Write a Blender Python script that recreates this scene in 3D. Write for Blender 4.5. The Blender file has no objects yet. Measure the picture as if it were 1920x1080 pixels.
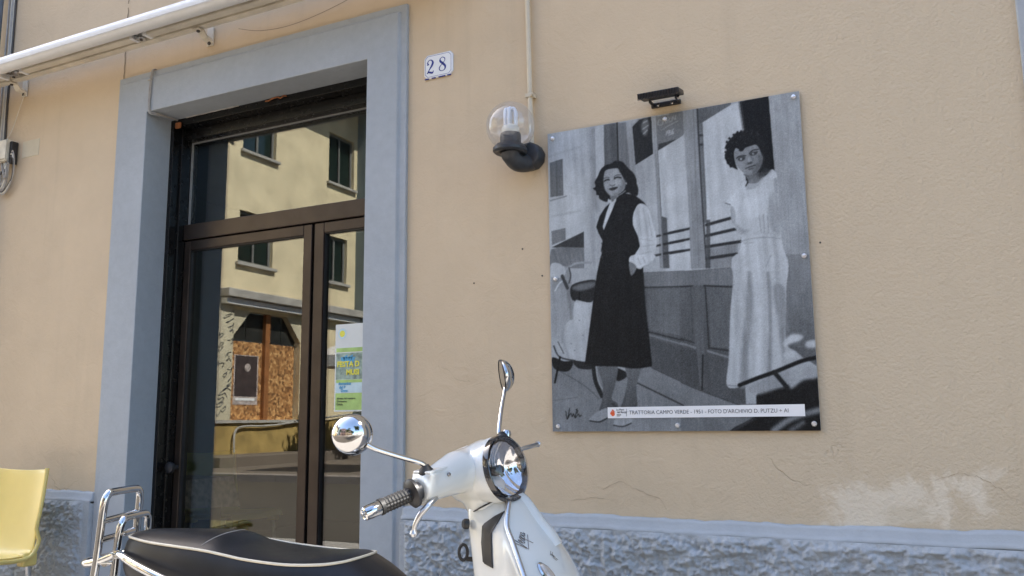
import bpy, bmesh, math, random
import numpy as np
from mathutils import Vector, Matrix
from mathutils.bvhtree import BVHTree

S = bpy.context.scene
COL = S.collection
R = math.radians
random.seed(7); RNG = np.random.default_rng(11)

# ------------------------------------------------------------------ camera, sky, sun, exposure
cam = bpy.data.cameras.new('camera'); cam.sensor_width = 36; cam.lens = 30.0
cam.clip_start = .05; cam.clip_end = 600
CO = bpy.data.objects.new('camera', cam); COL.objects.link(CO); S.camera = CO
yaw, pit, rol = .461977, .153242, -.010339
fwd = Vector((-math.sin(yaw)*math.cos(pit), math.cos(yaw)*math.cos(pit), math.sin(pit)))
r0 = Vector((math.cos(yaw), math.sin(yaw), 0)); u0 = r0.cross(fwd)
rt = r0*math.cos(rol)+u0*math.sin(rol); up = -r0*math.sin(rol)+u0*math.cos(rol)
CO.matrix_world = Matrix(((rt.x, up.x, -fwd.x, 0), (rt.y, up.y, -fwd.y, -3.1), (rt.z, up.z, -fwd.z, 1.09), (0, 0, 0, 1)))

SUN_EL, SUN_AZ = R(50), R(8)          # azimuth measured from +x towards +y (behind the facade)
W = bpy.data.worlds.new('World'); S.world = W; W.use_nodes = True
wn = W.node_tree; sky = wn.nodes.new('ShaderNodeTexSky'); sky.sky_type = 'NISHITA'; sky.sun_disc = False
sky.sun_elevation = SUN_EL; sky.sun_rotation = -(math.pi/2-SUN_AZ); sky.air_density = 1.0; sky.dust_density = 2.0
wn.links.new(sky.outputs[0], wn.nodes['Background'].inputs[0]); wn.nodes['Background'].inputs[1].default_value = .13
sd = Vector((math.cos(SUN_EL)*math.cos(SUN_AZ), math.cos(SUN_EL)*math.sin(SUN_AZ), math.sin(SUN_EL)))
sl = bpy.data.lights.new('sun', 'SUN'); sl.energy = 4.0; sl.angle = R(.5); sl.color = (1, .94, .86)
so = bpy.data.objects.new('sun', sl); COL.objects.link(so); so.rotation_euler = sd.to_track_quat('Z', 'Y').to_euler(); so.location = (6, 4, 14)
S.view_settings.view_transform = 'Standard'; S.view_settings.look = 'None'; S.view_settings.gamma = 1
S.view_settings.exposure = 2.1
S.render.engine = 'CYCLES'; S.cycles.use_denoising = True; S.cycles.max_bounces = 10; S.cycles.transparent_max_bounces = 16
S.cycles.glossy_bounces = 6; S.cycles.diffuse_bounces = 5; S.cycles.caustics_reflective = False; S.cycles.caustics_refractive = False

# ------------------------------------------------------------------ helpers: noise, meshes, objects
def _tab(seed): return np.random.default_rng(seed).random((256, 256))
def vnoise(x, y, seed=0):
    t = _tab(seed); xi = np.floor(x).astype(int); yi = np.floor(y).astype(int); fx = x-xi; fy = y-yi
    fx = fx*fx*(3-2*fx); fy = fy*fy*(3-2*fy); a = xi & 255; b = (xi+1) & 255; c = yi & 255; d = (yi+1) & 255
    return (t[a, c]*(1-fx)+t[b, c]*fx)*(1-fy)+(t[a, d]*(1-fx)+t[b, d]*fx)*fy
def fbm(x, y, o=4, seed=0, ridged=False):
    s = 0; a = .5; 
    for k in range(o):
        n = vnoise(x*2**k, y*2**k, seed+k)
        if ridged: n = 1-abs(2*n-1)
        s = s+a*n; a *= .5
    return s

ORG = {}
class MB:
    def __init__(s): s.v = []; s.f = []
    def add(s, v, f):
        b = len(s.v); s.v += [tuple(p) for p in v]; s.f += [tuple(i+b for i in q) for q in f]; return s
    def box(s, x0, x1, y0, y1, z0, z1, M=None):
        v = [Vector((x, y, z)) for z in (z0, z1) for y in (y0, y1) for x in (x0, x1)]
        if M is not None: v = [M @ p for p in v]
        return s.add(v, [(0, 2, 3, 1), (4, 5, 7, 6), (0, 1, 5, 4), (2, 6, 7, 3), (0, 4, 6, 2), (1, 3, 7, 5)])
    def tube(s, pts, r, n=12, closed=False, caps=True):
        P = [Vector(p) for p in pts]; m = len(P)
        rr = r if hasattr(r, '__len__') else [r]*m
        T = []
        for i in range(m):
            a = P[i-1] if (i > 0 or closed) else P[i]; b = P[(i+1) % m] if (i < m-1 or closed) else P[i]
            T.append((b-a).normalized())
        u = T[0].orthogonal().normalized(); rings = []
        for i in range(m):
            u = (u-T[i]*u.dot(T[i])).normalized(); w = T[i].cross(u)
            rings.append([P[i]+(u*math.cos(2*math.pi*k/n)+w*math.sin(2*math.pi*k/n))*rr[i] for k in range(n)])
        return s.loft(rings, closed, caps)
    def loft(s, rings, closed=False, caps=True, ring_closed=True):
        n = len(rings[0]); m = len(rings); v = [p for q in rings for p in q]; f = []
        for i in range(m if closed else m-1):
            a = i*n; b = ((i+1) % m)*n
            for k in range(n if ring_closed else n-1):
                l = (k+1) % n; f.append((a+k, a+l, b+l, b+k))
        if caps and not closed:
            f.append(tuple(range(n-1, -1, -1))); f.append(tuple(range((m-1)*n, m*n)))
        return s.add(v, f)
    def lathe(s, prof, o=(0, 0, 0), axis=(0, 0, 1), n=24, caps=True, sx=1):
        o = Vector(o); a = Vector(axis).normalized(); u = a.orthogonal().normalized(); w = a.cross(u)
        return s.loft([[o+a*h+(u*math.cos(2*math.pi*k/n)+w*math.sin(2*math.pi*k/n))*max(r, 1e-4) for k in range(n)] for r, h in prof], False, caps)
    def xf(s, fn): s.v = [tuple(fn(Vector(p))) for p in s.v]; return s

def smooth_path(pts, n=6, closed=False):
    P = [Vector(p) for p in pts]; m = len(P); out = []
    for i in range(m if closed else m-1):
        g = (lambda k: P[k % m]) if closed else (lambda k: P[min(max(k, 0), m-1)])
        a, b, c, d = g(i-1), g(i), g(i+1), g(i+2)
        for k in range(n):
            t = k/n; out.append(.5*((2*b)+(c-a)*t+(2*a-5*b+4*c-d)*t*t+(3*b-a-3*c+d)*t**3))
    if not closed: out.append(P[-1])
    return out

def link(o, parent=None):
    COL.objects.link(o)
    if parent is not None: o.parent = parent
    return o
def empty(name, loc=(0, 0, 0), rz=0, local=False):
    o = bpy.data.objects.new(name, None); link(o); o.location = loc; o.rotation_euler = (0, 0, rz); o.empty_display_size = .2
    ORG[o.name] = Vector((0, 0, 0)) if local else Vector(loc)
    return o
def tag(o, label=None, cat=None, group=None, kind=None):
    if label: o['label'] = label
    if cat: o['category'] = cat
    if group: o['group'] = group
    if kind: o['kind'] = kind
    return o
def build(mb, name, mat, parent=None, smooth=False, bevel=0, seg=2, sub=0, wn=False):
    V = [Vector(p) for p in mb.v]
    if parent is not None: off = ORG[parent.name]
    else:
        off = Vector(((min(p.x for p in V)+max(p.x for p in V))/2, (min(p.y for p in V)+max(p.y for p in V))/2, min(p.z for p in V)))
    me = bpy.data.meshes.new(name); me.from_pydata([p-off for p in V], [], mb.f); me.update()
    return finish(me, name, mat, parent, off, smooth, bevel, seg, sub)
def finish(me, name, mat, parent=None, off=Vector((0, 0, 0)), smooth=False, bevel=0, seg=2, sub=0):
    if mat is not None: me.materials.append(mat)
    o = bpy.data.objects.new(name, me); link(o, parent); ORG[o.name] = off if parent is not None else off.copy()
    if parent is None: o.location = off
    if smooth:
        me.polygons.foreach_set('use_smooth', [True]*len(me.polygons))
        if smooth != 'all':
            try: me.set_sharp_from_angle(angle=R(38))
            except Exception: pass
    if bevel:
        b = o.modifiers.new('bevel', 'BEVEL'); b.width = bevel; b.segments = seg; b.limit_method = 'ANGLE'; b.angle_limit = R(40)
    if sub:
        b = o.modifiers.new('sub', 'SUBSURF'); b.levels = b.render_levels = sub
    return o
def grid_obj(P, name, mat, parent=None, smooth=True, colors=None, flip=False):
    """P: (n,m,3) world coords"""
    n, m = P.shape[:2]; off = ORG[parent.name] if parent is not None else Vector((float(P[..., 0].mean()), float(P[..., 1].mean()), float(P[..., 2].min())))
    V = (P-np.array(off)).reshape(-1, 3).astype(np.float32)
    i = np.arange(n*m).reshape(n, m); q = np.stack([i[:-1, :-1], i[:-1, 1:], i[1:, 1:], i[1:, :-1]], -1).reshape(-1, 4)
    if flip: q = q[:, ::-1]
    me = bpy.data.meshes.new(name); me.vertices.add(n*m); me.vertices.foreach_set('co', V.ravel())
    me.loops.add(q.size); me.loops.foreach_set('vertex_index', q.ravel().astype(np.int32)); me.polygons.add(len(q))
    me.polygons.foreach_set('loop_start', np.arange(0, q.size, 4, dtype=np.int32)); me.polygons.foreach_set('loop_total', np.full(len(q), 4, np.int32))
    me.update(calc_edges=True)
    if colors is not None:
        a = me.color_attributes.new('print', 'FLOAT_COLOR', 'POINT'); a.data.foreach_set('color', colors.reshape(-1).astype(np.float32))
    return finish(me, name, mat, parent, off, 'all' if smooth else False)
def blob(mb, name, mat, parent, voxel=.006, it=8, fac=.5):
    """closed overlapping solids fused into one smooth skin"""
    me = bpy.data.meshes.new('tmp'); me.from_pydata(mb.v, [], mb.f); me.update()
    bm = bmesh.new(); bm.from_mesh(me); bmesh.ops.recalc_face_normals(bm, faces=bm.faces); bm.to_mesh(me); bm.free()
    t = bpy.data.objects.new('tmp', me); COL.objects.link(t)
    m = t.modifiers.new('r', 'REMESH'); m.mode = 'VOXEL'; m.voxel_size = voxel
    m = t.modifiers.new('s', 'SMOOTH'); m.factor = fac; m.iterations = it
    dg = bpy.context.evaluated_depsgraph_get(); dg.update()
    me2 = bpy.data.meshes.new_from_object(t.evaluated_get(dg)); me2.name = name
    bpy.data.objects.remove(t); me2.materials.clear()
    off = ORG[parent.name]
    if off.length: me2.transform(Matrix.Translation(-off))
    return finish(me2, name, mat, parent, off, 'all')
def text(body, name, mat, parent, loc, size, rotm=None, offset=0, align='LEFT', extrude=.0004, sx=1.0, shear=0, width=None):
    c = bpy.data.curves.new('t', 'FONT'); c.body = body; c.size = size; c.offset = offset; c.align_x = align; c.extrude = extrude; c.shear = shear; c.resolution_u = 3
    t = bpy.data.objects.new('t', c); COL.objects.link(t)
    dg = bpy.context.evaluated_depsgraph_get(); dg.update()
    me = bpy.data.meshes.new_from_object(t.evaluated_get(dg)); bpy.data.objects.remove(t); me.name = name
    if width:
        xs = [v.co.x for v in me.vertices]; sx = width/(max(xs)-min(xs))
    M = Matrix.Translation(Vector(loc)-ORG[parent.name]) @ (rotm or Matrix.Rotation(math.pi/2, 4, 'X')) @ Matrix.Diagonal((sx, 1, 1, 1))
    me.transform(M); me.materials.clear()
    return finish(me, name, mat, parent, ORG[parent.name])
def copy_tree(o, parent=None):
    c = o.copy(); COL.objects.link(c); c.parent = parent
    for ch in list(o.children): copy_tree(ch, c)
    return c
def plane_holes(us, vs, holes, fn, depth_fn=None):
    """rectangle us[0]..us[1] x vs[0]..vs[1] minus holes; fn(u,v,d)->point (d = depth behind the face)"""
    mb = MB(); U = sorted(set([us[0], us[1]]+[h[k] for h in holes for k in (0, 1)])); V = sorted(set([vs[0], vs[1]]+[h[k] for h in holes for k in (2, 3)]))
    idx = {}
    def vi(u, v):
        if (u, v) not in idx: idx[(u, v)] = len(mb.v); mb.v.append(tuple(fn(u, v, 0)))
        return idx[(u, v)]
    for a, b in zip(U, U[1:]):
        for c, d in zip(V, V[1:]):
            if any(h[0] <= a and b <= h[1] and h[2] <= c and d <= h[3] for h in holes): continue
            mb.f.append((vi(a, c), vi(b, c), vi(b, d), vi(a, d)))
    for h in holes:
        if len(h) > 4 and h[4]:
            a, b, c, d, e = h[:5]; q = [(a, c), (b, c), (b, d), (a, d)]
            for k in range(4):
                p0, p1 = q[k], q[(k+1) % 4]
                mb.add([fn(*p0, 0), fn(*p0, e), fn(*p1, e), fn(*p1, 0)], [(0, 1, 2, 3)])
    return mb

# ------------------------------------------------------------------ materials
class NT:
    def __init__(s, name):
        s.m = bpy.data.materials.new(name); s.m.use_nodes = True; s.t = s.m.node_tree; s.b = s.t.nodes['Principled BSDF']; s.out = s.t.nodes['Material Output']
    def n(s, typ, **k):
        x = s.t.nodes.new(typ)
        for a, b in k.items():
            if a.startswith('i_'):
                key = a[2:]; key = int(key) if key.isdigit() else key.replace('_', ' ')
                x.inputs[key].default_value = b
            else: setattr(x, a, b)
        return x
    def l(s, a, b): s.t.links.new(a, b)
    def pos(s): return s.n('ShaderNodeNewGeometry').outputs['Position']
    def obj(s): return s.n('ShaderNodeTexCoord').outputs['Object']
    def noise(s, co, scale, detail=4, rough=.55, dist=0):
        x = s.n('ShaderNodeTexNoise', i_Scale=scale, i_Detail=detail, i_Roughness=rough, i_Distortion=dist); s.l(co, x.inputs['Vector']); return x.outputs['Fac']
    def ramp(s, f, stops):
        x = s.n('ShaderNodeValToRGB'); e = x.color_ramp.elements
        while len(e) < len(stops): e.new(.5)
        for k, (p, c) in enumerate(stops): e[k].position = p; e[k].color = c if len(c) == 4 else (*c, 1)
        s.l(f, x.inputs[0]); return x.outputs[0]
    def math(s, op, a, b=None, c=None):
        x = s.n('ShaderNodeMath', operation=op)
        for k, q in enumerate((a, b, c)):
            if q is None: continue
            if isinstance(q, (int, float)): x.inputs[k].default_value = q
            else: s.l(q, x.inputs[k])
        return x.outputs[0]
    def mix(s, f, a, b, typ='MIX'):
        x = s.n('ShaderNodeMix', data_type='RGBA', blend_type=typ)
        for k, q in ((0, f), (6, a), (7, b)):
            if isinstance(q, (int, float)): x.inputs[k].default_value = q
            elif isinstance(q, tuple): x.inputs[k].default_value = q if len(q) == 4 else (*q, 1)
            else: s.l(q, x.inputs[k])
        return x.outputs[2]
    def bump(s, h, strength=.3, dist=.01, prev=None):
        x = s.n('ShaderNodeBump', i_Strength=strength, i_Distance=dist); s.l(h, x.inputs['Height'])
        if prev is not None: s.l(prev, x.inputs['Normal'])
        return x.outputs[0]
    def smooth(s, v, a, b):
        x = s.n('ShaderNodeMapRange', interpolation_type='SMOOTHSTEP'); x.inputs['From Min'].default_value = a; x.inputs['From Max'].default_value = b
        s.l(v, x.inputs['Value']); return x.outputs[0]

def g3(c, k): return tuple(min(1, x*k) for x in c)
def pm(name, col, rough=.5, metal=0, var=.08, vs=6, bump=0, bs=60, bd=.002, coat=0, spec=.5, rvar=0, world=False, sheen=0, trans=0):
    t = NT(name); co = t.pos() if world else t.obj()
    f = t.noise(co, vs, 5)
    t.l(t.ramp(f, [(.3, g3(col, 1-var)), (.7, g3(col, 1+var))]), t.b.inputs['Base Color'])
    t.b.inputs['Roughness'].default_value = rough; t.b.inputs['Metallic'].default_value = metal
    t.b.inputs['Coat Weight'].default_value = coat; t.b.inputs['Coat Roughness'].default_value = .04; t.b.inputs['Specular IOR Level'].default_value = spec
    if rvar:
        g = t.noise(co, vs*4, 4); x = t.n('ShaderNodeMapRange'); x.inputs['To Min'].default_value = max(0, rough-rvar); x.inputs['To Max'].default_value = rough+rvar; t.l(g, x.inputs['Value']); t.l(x.outputs[0], t.b.inputs['Roughness'])
    if bump: t.l(t.bump(t.noise(co, bs, 4, .6), bump, bd), t.b.inputs['Normal'])
    if trans: t.b.inputs['Subsurface Weight'].default_value = trans; t.b.inputs['Subsurface Radius'].default_value = (.02, .015, .006); t.b.inputs['Subsurface Scale'].default_value = .5
    return t.m

M = {}
# painted stucco of the facade
def stucco():
    t = NT('stucco'); p = t.pos(); sx = t.n('ShaderNodeSeparateXYZ'); t.l(p, sx.inputs[0]); X, Z = sx.outputs[0], sx.outputs[2]
    base = (.605, .484, .334)
    big = t.noise(p, .9, 4, .5); mid = t.noise(p, 5, 5, .6)
    c = t.ramp(big, [(.3, g3(base, .93)), (.7, g3(base, 1.05))])
    c = t.mix(.35, c, t.ramp(mid, [(.3, g3(base, .88)), (.7, g3(base, 1.08))]))
    # greyer towards the right, light falloff put into the colour; damp rises near plinth
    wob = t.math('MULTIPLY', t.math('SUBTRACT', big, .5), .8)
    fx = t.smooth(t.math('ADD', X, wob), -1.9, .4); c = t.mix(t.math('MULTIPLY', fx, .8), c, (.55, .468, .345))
    n2 = t.noise(p, 3.5, 6, .65); damp = t.math('MULTIPLY', t.smooth(t.math('ADD', Z, t.math('MULTIPLY', n2, .5)), 1.45, .85), t.smooth(n2, .35, .6))
    c = t.mix(t.math('MULTIPLY', damp, .22), c, (.38, .33, .24))
    # faint vertical rain streaks and grime
    mpS = t.n('ShaderNodeMapping'); mpS.inputs['Scale'].default_value = (9, 9, .55); t.l(p, mpS.inputs[0]); stk = t.noise(mpS.outputs[0], 1.0, 5, .6); c = t.mix(t.math('MULTIPLY', t.smooth(stk, .52, .75), .20), c, (.42, .345, .245)); blot = t.noise(p, 2.3, 6, .7); c = t.mix(t.math('MULTIPLY', t.smooth(blot, .50, .72), .22), c, (.63, .52, .37))
    # pale filler patch
    w3 = t.noise(p, 5.5, 5, .6, .6); w4 = t.noise(p, 14, 4, .6)
    dx = t.math('ABSOLUTE', t.math('SUBTRACT', t.math('ADD', X, t.math('MULTIPLY', t.math('SUBTRACT', w3, .5), .95)), -.165)); 
    dz = t.math('ABSOLUTE', t.math('SUBTRACT', t.math('ADD', Z, t.math('MULTIPLY', t.math('SUBTRACT', w3, .5), .34)), .80))
    mk = t.math('MULTIPLY', t.smooth(dx, .22, .10), t.smooth(dz, .10, .05)); c = t.mix(t.math('MULTIPLY', mk, .85), c, (.67, .60, .48))
    dx2 = t.math('ABSOLUTE', t.math('SUBTRACT', t.math('ADD', X, t.math('MULTIPLY', t.math('SUBTRACT', w4, .5), .12)), -.125)); dz2 = t.math('ABSOLUTE', t.math('SUBTRACT', Z, .775))
    m2 = t.math('MULTIPLY', t.smooth(dx2, .09, .03), t.smooth(dz2, .04, .012)); c = t.mix(t.math('MULTIPLY', m2, .45), c, (.50, .43, .31))
    # hairline cracks
    mp = t.n('ShaderNodeVectorMath', operation='ADD'); nz = t.n('ShaderNodeTexNoise', i_Scale=4.0, i_Detail=5.0); t.l(p, nz.inputs['Vector'])
    sc = t.n('ShaderNodeVectorMath', operation='SCALE', i_Scale=.55); t.l(nz.outputs['Color'], sc.inputs[0]); t.l(p, mp.inputs[0]); t.l(sc.outputs[0], mp.inputs[1])
    vo = t.n('ShaderNodeTexVoronoi', feature='DISTANCE_TO_EDGE', i_Scale=2.1); t.l(mp.outputs[0], vo.inputs['Vector'])
    gate = t.smooth(t.noise(p, 1.7, 3, .5), .545, .60)
    crack = t.math('MULTIPLY', t.smooth(vo.outputs['Distance'], .010, .002), gate)
    low = t.smooth(Z, 1.35, .8); crack = t.math('MULTIPLY', crack, t.math('ADD', .12, t.math('MULTIPLY', low, .88)))
    c = t.mix(t.math('MULTIPLY', crack, .28), c, (.24, .17, .11))
    t.l(c, t.b.inputs['Base Color']); t.b.inputs['Roughness'].default_value = .82; t.b.inputs['Specular IOR Level'].default_value = .25
    # relief: orange-peel roller grain (coarser to the right), trowel marks, cracks
    grain = t.noise(p, 85, 3, .6); fine = t.noise(p, 220, 2, .6); tro = t.noise(p, 11, 4, .6, 1.2)
    gs = t.math('ADD', .25, t.math('MULTIPLY', t.smooth(X, -1.2, -.2), .95))
    h = t.math('ADD', t.math('MULTIPLY', grain, gs), t.math('ADD', t.math('MULTIPLY', fine, .2), t.math('MULTIPLY', tro, 1.1)))
    h = t.math('SUBTRACT', h, t.math('MULTIPLY', crack, .9))
    t.l(t.bump(h, .62, .006), t.b.inputs['Normal']); return t.m
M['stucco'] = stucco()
def bluepaint(name, rough_rel):
    t = NT(name); p = t.pos(); base = (.375, .408, .436)
    a = t.noise(p, 2.2, 5, .6); b = t.noise(p, 24, 5, .65); c = t.ramp(a, [(.3, g3(base, .9)), (.7, g3(base, 1.06))])
    c = t.mix(.3, c, t.ramp(b, [(.3, g3(base, .8)), (.7, g3(base, 1.12))]))
    chips = t.smooth(t.noise(p, 30, 6, .75), .665, .69); c = t.mix(t.math('MULTIPLY', chips, .45 if rough_rel > .5 else .2), c, (.36, .30, .24))
    t.l(c, t.b.inputs['Base Color']); t.b.inputs['Roughness'].default_value = .7; t.b.inputs['Specular IOR Level'].default_value = .3
    h = t.math('ADD', t.math('MULTIPLY', t.noise(p, 70, 4, .65), 1), t.math('MULTIPLY', t.noise(p, 9, 3, .5), .8))
    t.l(t.bump(h, .35*rough_rel, .008), t.b.inputs['Normal']); return t.m
M['blue'] = bluepaint('blue_grey_paint', .55); M['blue_rough'] = bluepaint('blue_grey_rough_render', 1.6)
def glass(name, tint=(.82, .86, .85), ior=1.9, rough=0.0, wav=0, haze=0):
    t = NT(name); t.t.nodes.remove(t.b); lw = t.n('ShaderNodeLayerWeight', i_Blend=.5); f0 = ((ior-1)/(ior+1))**2; fq = t.math('ADD', f0, t.math('MULTIPLY', 1-f0, t.math('POWER', lw.outputs['Facing'], 5))); tr = t.n('ShaderNodeBsdfTransparent'); tr.inputs[0].default_value = (*tint, 1)
    gl = t.n('ShaderNodeBsdfGlossy'); gl.inputs['Roughness'].default_value = rough; gl.inputs[0].default_value = (.95, .95, .95, 1)
    mx = t.n('ShaderNodeMixShader'); t.l(fq, mx.inputs[0]); t.l(tr.outputs[0], mx.inputs[1]); t.l(gl.outputs[0], mx.inputs[2]); fin = mx.outputs[0]
    if haze:
        df = t.n('ShaderNodeBsdfDiffuse'); df.inputs[0].default_value = (.8, .8, .82, 1); m2 = t.n('ShaderNodeMixShader'); m2.inputs[0].default_value = haze; t.l(fin, m2.inputs[1]); t.l(df.outputs[0], m2.inputs[2]); fin = m2.outputs[0]
    t.l(fin, t.out.inputs['Surface'])
    if wav:
        b = t.bump(t.noise(t.obj(), 1.6, 2, .4), wav, .01); t.l(b, gl.inputs['Normal'])
    return t.m
M['door_glass'] = glass('door_glass', (.80, .85, .83), 2.0, .004, .02)
M['clear_glass'] = glass('clear_glass', (.93, .94, .96), 1.75, .02, 0, .07)
M['lens'] = glass('lens_glass', (.9, .9, .92), 1.6)
M['black_metal'] = pm('black_bronze_aluminium', (.008, .008, .008), .25, .2, .25, 9, .05, 300, .001, rvar=.1)
M['bronze'] = pm('dark_bronze_aluminium', (.055, .042, .034), .36, .6, .2, 7, .05, 260, .001, rvar=.1)
M['black_plastic'] = pm('black_plastic', (.02, .02, .022), .42, 0, .2, 30, .1, 200, .001)
M['lamp_black'] = pm('weathered_black_plastic', (.03, .033, .038), .38, 0, .4, 25, .25, 90, .002, rvar=.15)
M['rubber'] = pm('rubber', (.018, .018, .018), .55, 0, .2, 30, .1, 150, .001)
M['white_paint'] = pm('pearl_white_paint', (.68, .70, .68), .28, 0, .015, 3, coat=1)
M['chrome'] = pm('chrome', (.58, .59, .60), .07, 1, .04, 20, .02, 90, .001, rvar=.03)
M['reflector'] = pm('lamp_reflector', (.80, .82, .82), .05, 1, .06, 60)
M['alu'] = pm('satin_aluminium', (.62, .63, .64), .3, 1, .06, 25, rvar=.08)
M['vinyl'] = pm('black_vinyl', (.016, .017, .020), .38, 0, .22, 14, .16, 420, .0008, rvar=.06, spec=.3)
M['cream'] = pm('cream_piping', (.72, .66, .52), .5, 0, .06, 20)
M['tyre'] = pm('tyre', (.02, .02, .02), .8, 0, .2, 20)
M['yellow'] = pm('yellow_plastic', (.74, .59, .20), .38, 0, .05, 4, .06, 260, .001, trans=.25)
M['white_alu'] = pm('white_lacquered_metal', (.74, .75, .75), .4, 0, .06, 12, .05, 60, .001, rvar=.1)
M['ivory'] = pm('yellowed_white_metal', (.62, .57, .47), .5, 0, .14, 9, .08, 60, .001)
M['conduit'] = pm('cream_conduit', (.60, .53, .40), .55, 0, .08, 12, .05, 80, .001)
M['cable'] = pm('grey_cable', (.36, .34, .31), .6, 0, .2, 20)
M['cable_dark'] = pm('dark_cable', (.06, .055, .05), .6, 0, .2, 20)
M['pipe_blue'] = pm('grey_blue_downpipe', (.16, .20, .26), .5, .2, .2, 8)
M['jbox'] = pm('dirty_ivory_plastic', (.60, .56, .46), .5, 0, .15, 18)
M['enamel'] = pm('white_enamel', (.78, .79, .80), .15, 0, .04, 20, coat=.6)
M['ink_blue'] = pm('cobalt_ink', (.025, .035, .22), .25, 0, .2, 60)
M['steel'] = pm('steel_button', (.78, .78, .78), .25, .6, .05, 60)
M['white_print'] = pm('white_sticker', (.78, .79, .80), .45, 0, .02, 8)
M['ink'] = pm('dark_ink', (.03, .035, .045), .5, 0, .1, 60)
M['orange_ink'] = pm('orange_ink', (.75, .12, .035), .5, 0, .08, 60)
M['bulb'] = pm('milky_bulb', (.85, .86, .88), .3, 0, .03, 20)
M['bulb_base'] = pm('ivory_bulb_base', (.74, .72, .62), .4, 0, .05, 20)
M['dark_lens'] = pm('dark_bezel', (.012, .012, .016), .12, 0, .3, 40, coat=1)
M['amber'] = pm('indicator_lens', (.55, .5, .45), .12, .3, .1, 90, coat=1)
M['gun'] = pm('dark_chrome_emblem', (.30, .27, .25), .25, .9, .2, 60)
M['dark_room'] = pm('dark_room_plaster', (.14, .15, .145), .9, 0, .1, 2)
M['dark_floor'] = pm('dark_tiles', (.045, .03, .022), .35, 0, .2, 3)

# ------------------------------------------------------------------ ground
def ground_mat(name, c1, c2, scale):
    t = NT(name); p = t.pos(); a = t.noise(p, scale, 6, .6); b = t.noise(p, 55, 4, .7); sp = t.noise(p, 260, 2, .7)
    c = t.mix(.5, t.ramp(a, [(.3, c1), (.7, c2)]), t.ramp(b, [(.3, g3(c1, .8)), (.7, g3(c2, 1.15))])); c = t.mix(.3, c, t.ramp(sp, [(.35, g3(c1, .5)), (.65, g3(c2, 1.4))]))
    t.l(c, t.b.inputs['Base Color']); t.b.inputs['Roughness'].default_value = .85; t.l(t.bump(t.math('ADD', b, sp), .4, .01), t.b.inputs['Normal']); return t.m
M['ground'] = ground_mat('pale_worn_asphalt', (.28, .255, .225), (.36, .33, .295), .8)
M['pave'] = ground_mat('street_paving', (.12, .095, .075), (.18, .145, .115), 1.6)
M['kerb'] = ground_mat('kerb_stone', (.24, .20, .17), (.32, .27, .23), 3)
g = MB(); g.add([(-150, -150, 0), (150, -150, 0), (150, 150, 0), (-150, 150, 0)], [(0, 1, 2, 3)])
tag(build(g, 'ground', M['ground']), 'pale worn asphalt street in front of the facade', kind='structure')
M['wire_brown'] = pm('brown_wire', (.20, .15, .10), .7)
M['road'] = ground_mat('dark_asphalt', (.046, .037, .027), (.076, .062, .045), 1.2)
g = MB(); g.add([(-60, -8.69, .004), (60, -8.69, .004), (60, -2.9, .004), (-60, -2.9, .004)], [(0, 1, 2, 3)]); tag(build(g, 'road', M['road']), 'dark asphalt carriageway of the street', kind='structure')

# ------------------------------------------------------------------ the trattoria building
H = 8.6
BL = empty('corner_building', (-2, 0, 0))
tag(BL, 'beige stucco building with blue grey plinth and glazed doorway numbered 28', 'building')
HOLES = [(-3.74, -2.25, 0, 2.77, 0), (.56, 1.86, 0, 2.77, 0)]
w = plane_holes((-8.6, 14), (0, H), HOLES, lambda u, v, d: (u, d, v))
w.add([(-8.6, 0, 0), (-8.6, 9, 0), (-8.6, 9, H), (-8.6, 0, H)], [(0, 1, 2, 3)]).add([(14, 0, 0), (14, 9, 0), (14, 9, H), (14, 0, H)], [(3, 2, 1, 0)]).add([(14, 9, 0), (-8.6, 9, 0), (-8.6, 9, H), (14, 9, H)], [(0, 1, 2, 3)])
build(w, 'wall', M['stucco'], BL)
M['tile_roof'] = pm('clay_roof', (.32, .15, .09), .85, 0, .2, 3, .5, 20, .02)
rf = MB().box(-8.9, 14.3, -.46, 9.3, H, H+.16); rf.add([(-8.9, -.46, H+.165), (14.3, -.46, H+.165), (14.3, 4.5, H+1.5), (-8.9, 4.5, H+1.5), (-8.9, 9.3, H+.165), (14.3, 9.3, H+.165)], [(0, 1, 2, 3), (3, 2, 5, 4), (0, 3, 4), (1, 5, 2)])
build(rf, 'roof', M['tile_roof'], BL)
# room behind the glazed door
rm = MB(); x0, x1, y1, z1 = -6.2, -1.2, 4.6, 3.2
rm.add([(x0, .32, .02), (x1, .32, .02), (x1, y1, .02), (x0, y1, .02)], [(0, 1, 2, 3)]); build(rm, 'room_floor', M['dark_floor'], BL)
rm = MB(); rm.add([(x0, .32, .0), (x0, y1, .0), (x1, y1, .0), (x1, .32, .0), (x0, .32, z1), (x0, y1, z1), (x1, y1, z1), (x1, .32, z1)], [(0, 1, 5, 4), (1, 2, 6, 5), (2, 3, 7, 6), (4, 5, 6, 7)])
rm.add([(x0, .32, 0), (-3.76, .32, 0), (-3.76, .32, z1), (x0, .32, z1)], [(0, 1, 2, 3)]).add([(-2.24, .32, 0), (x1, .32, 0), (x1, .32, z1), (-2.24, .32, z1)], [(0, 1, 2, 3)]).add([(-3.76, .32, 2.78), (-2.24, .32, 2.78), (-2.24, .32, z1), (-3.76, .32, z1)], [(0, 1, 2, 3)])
build(rm, 'room_wall', M['dark_room'], BL)

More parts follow.
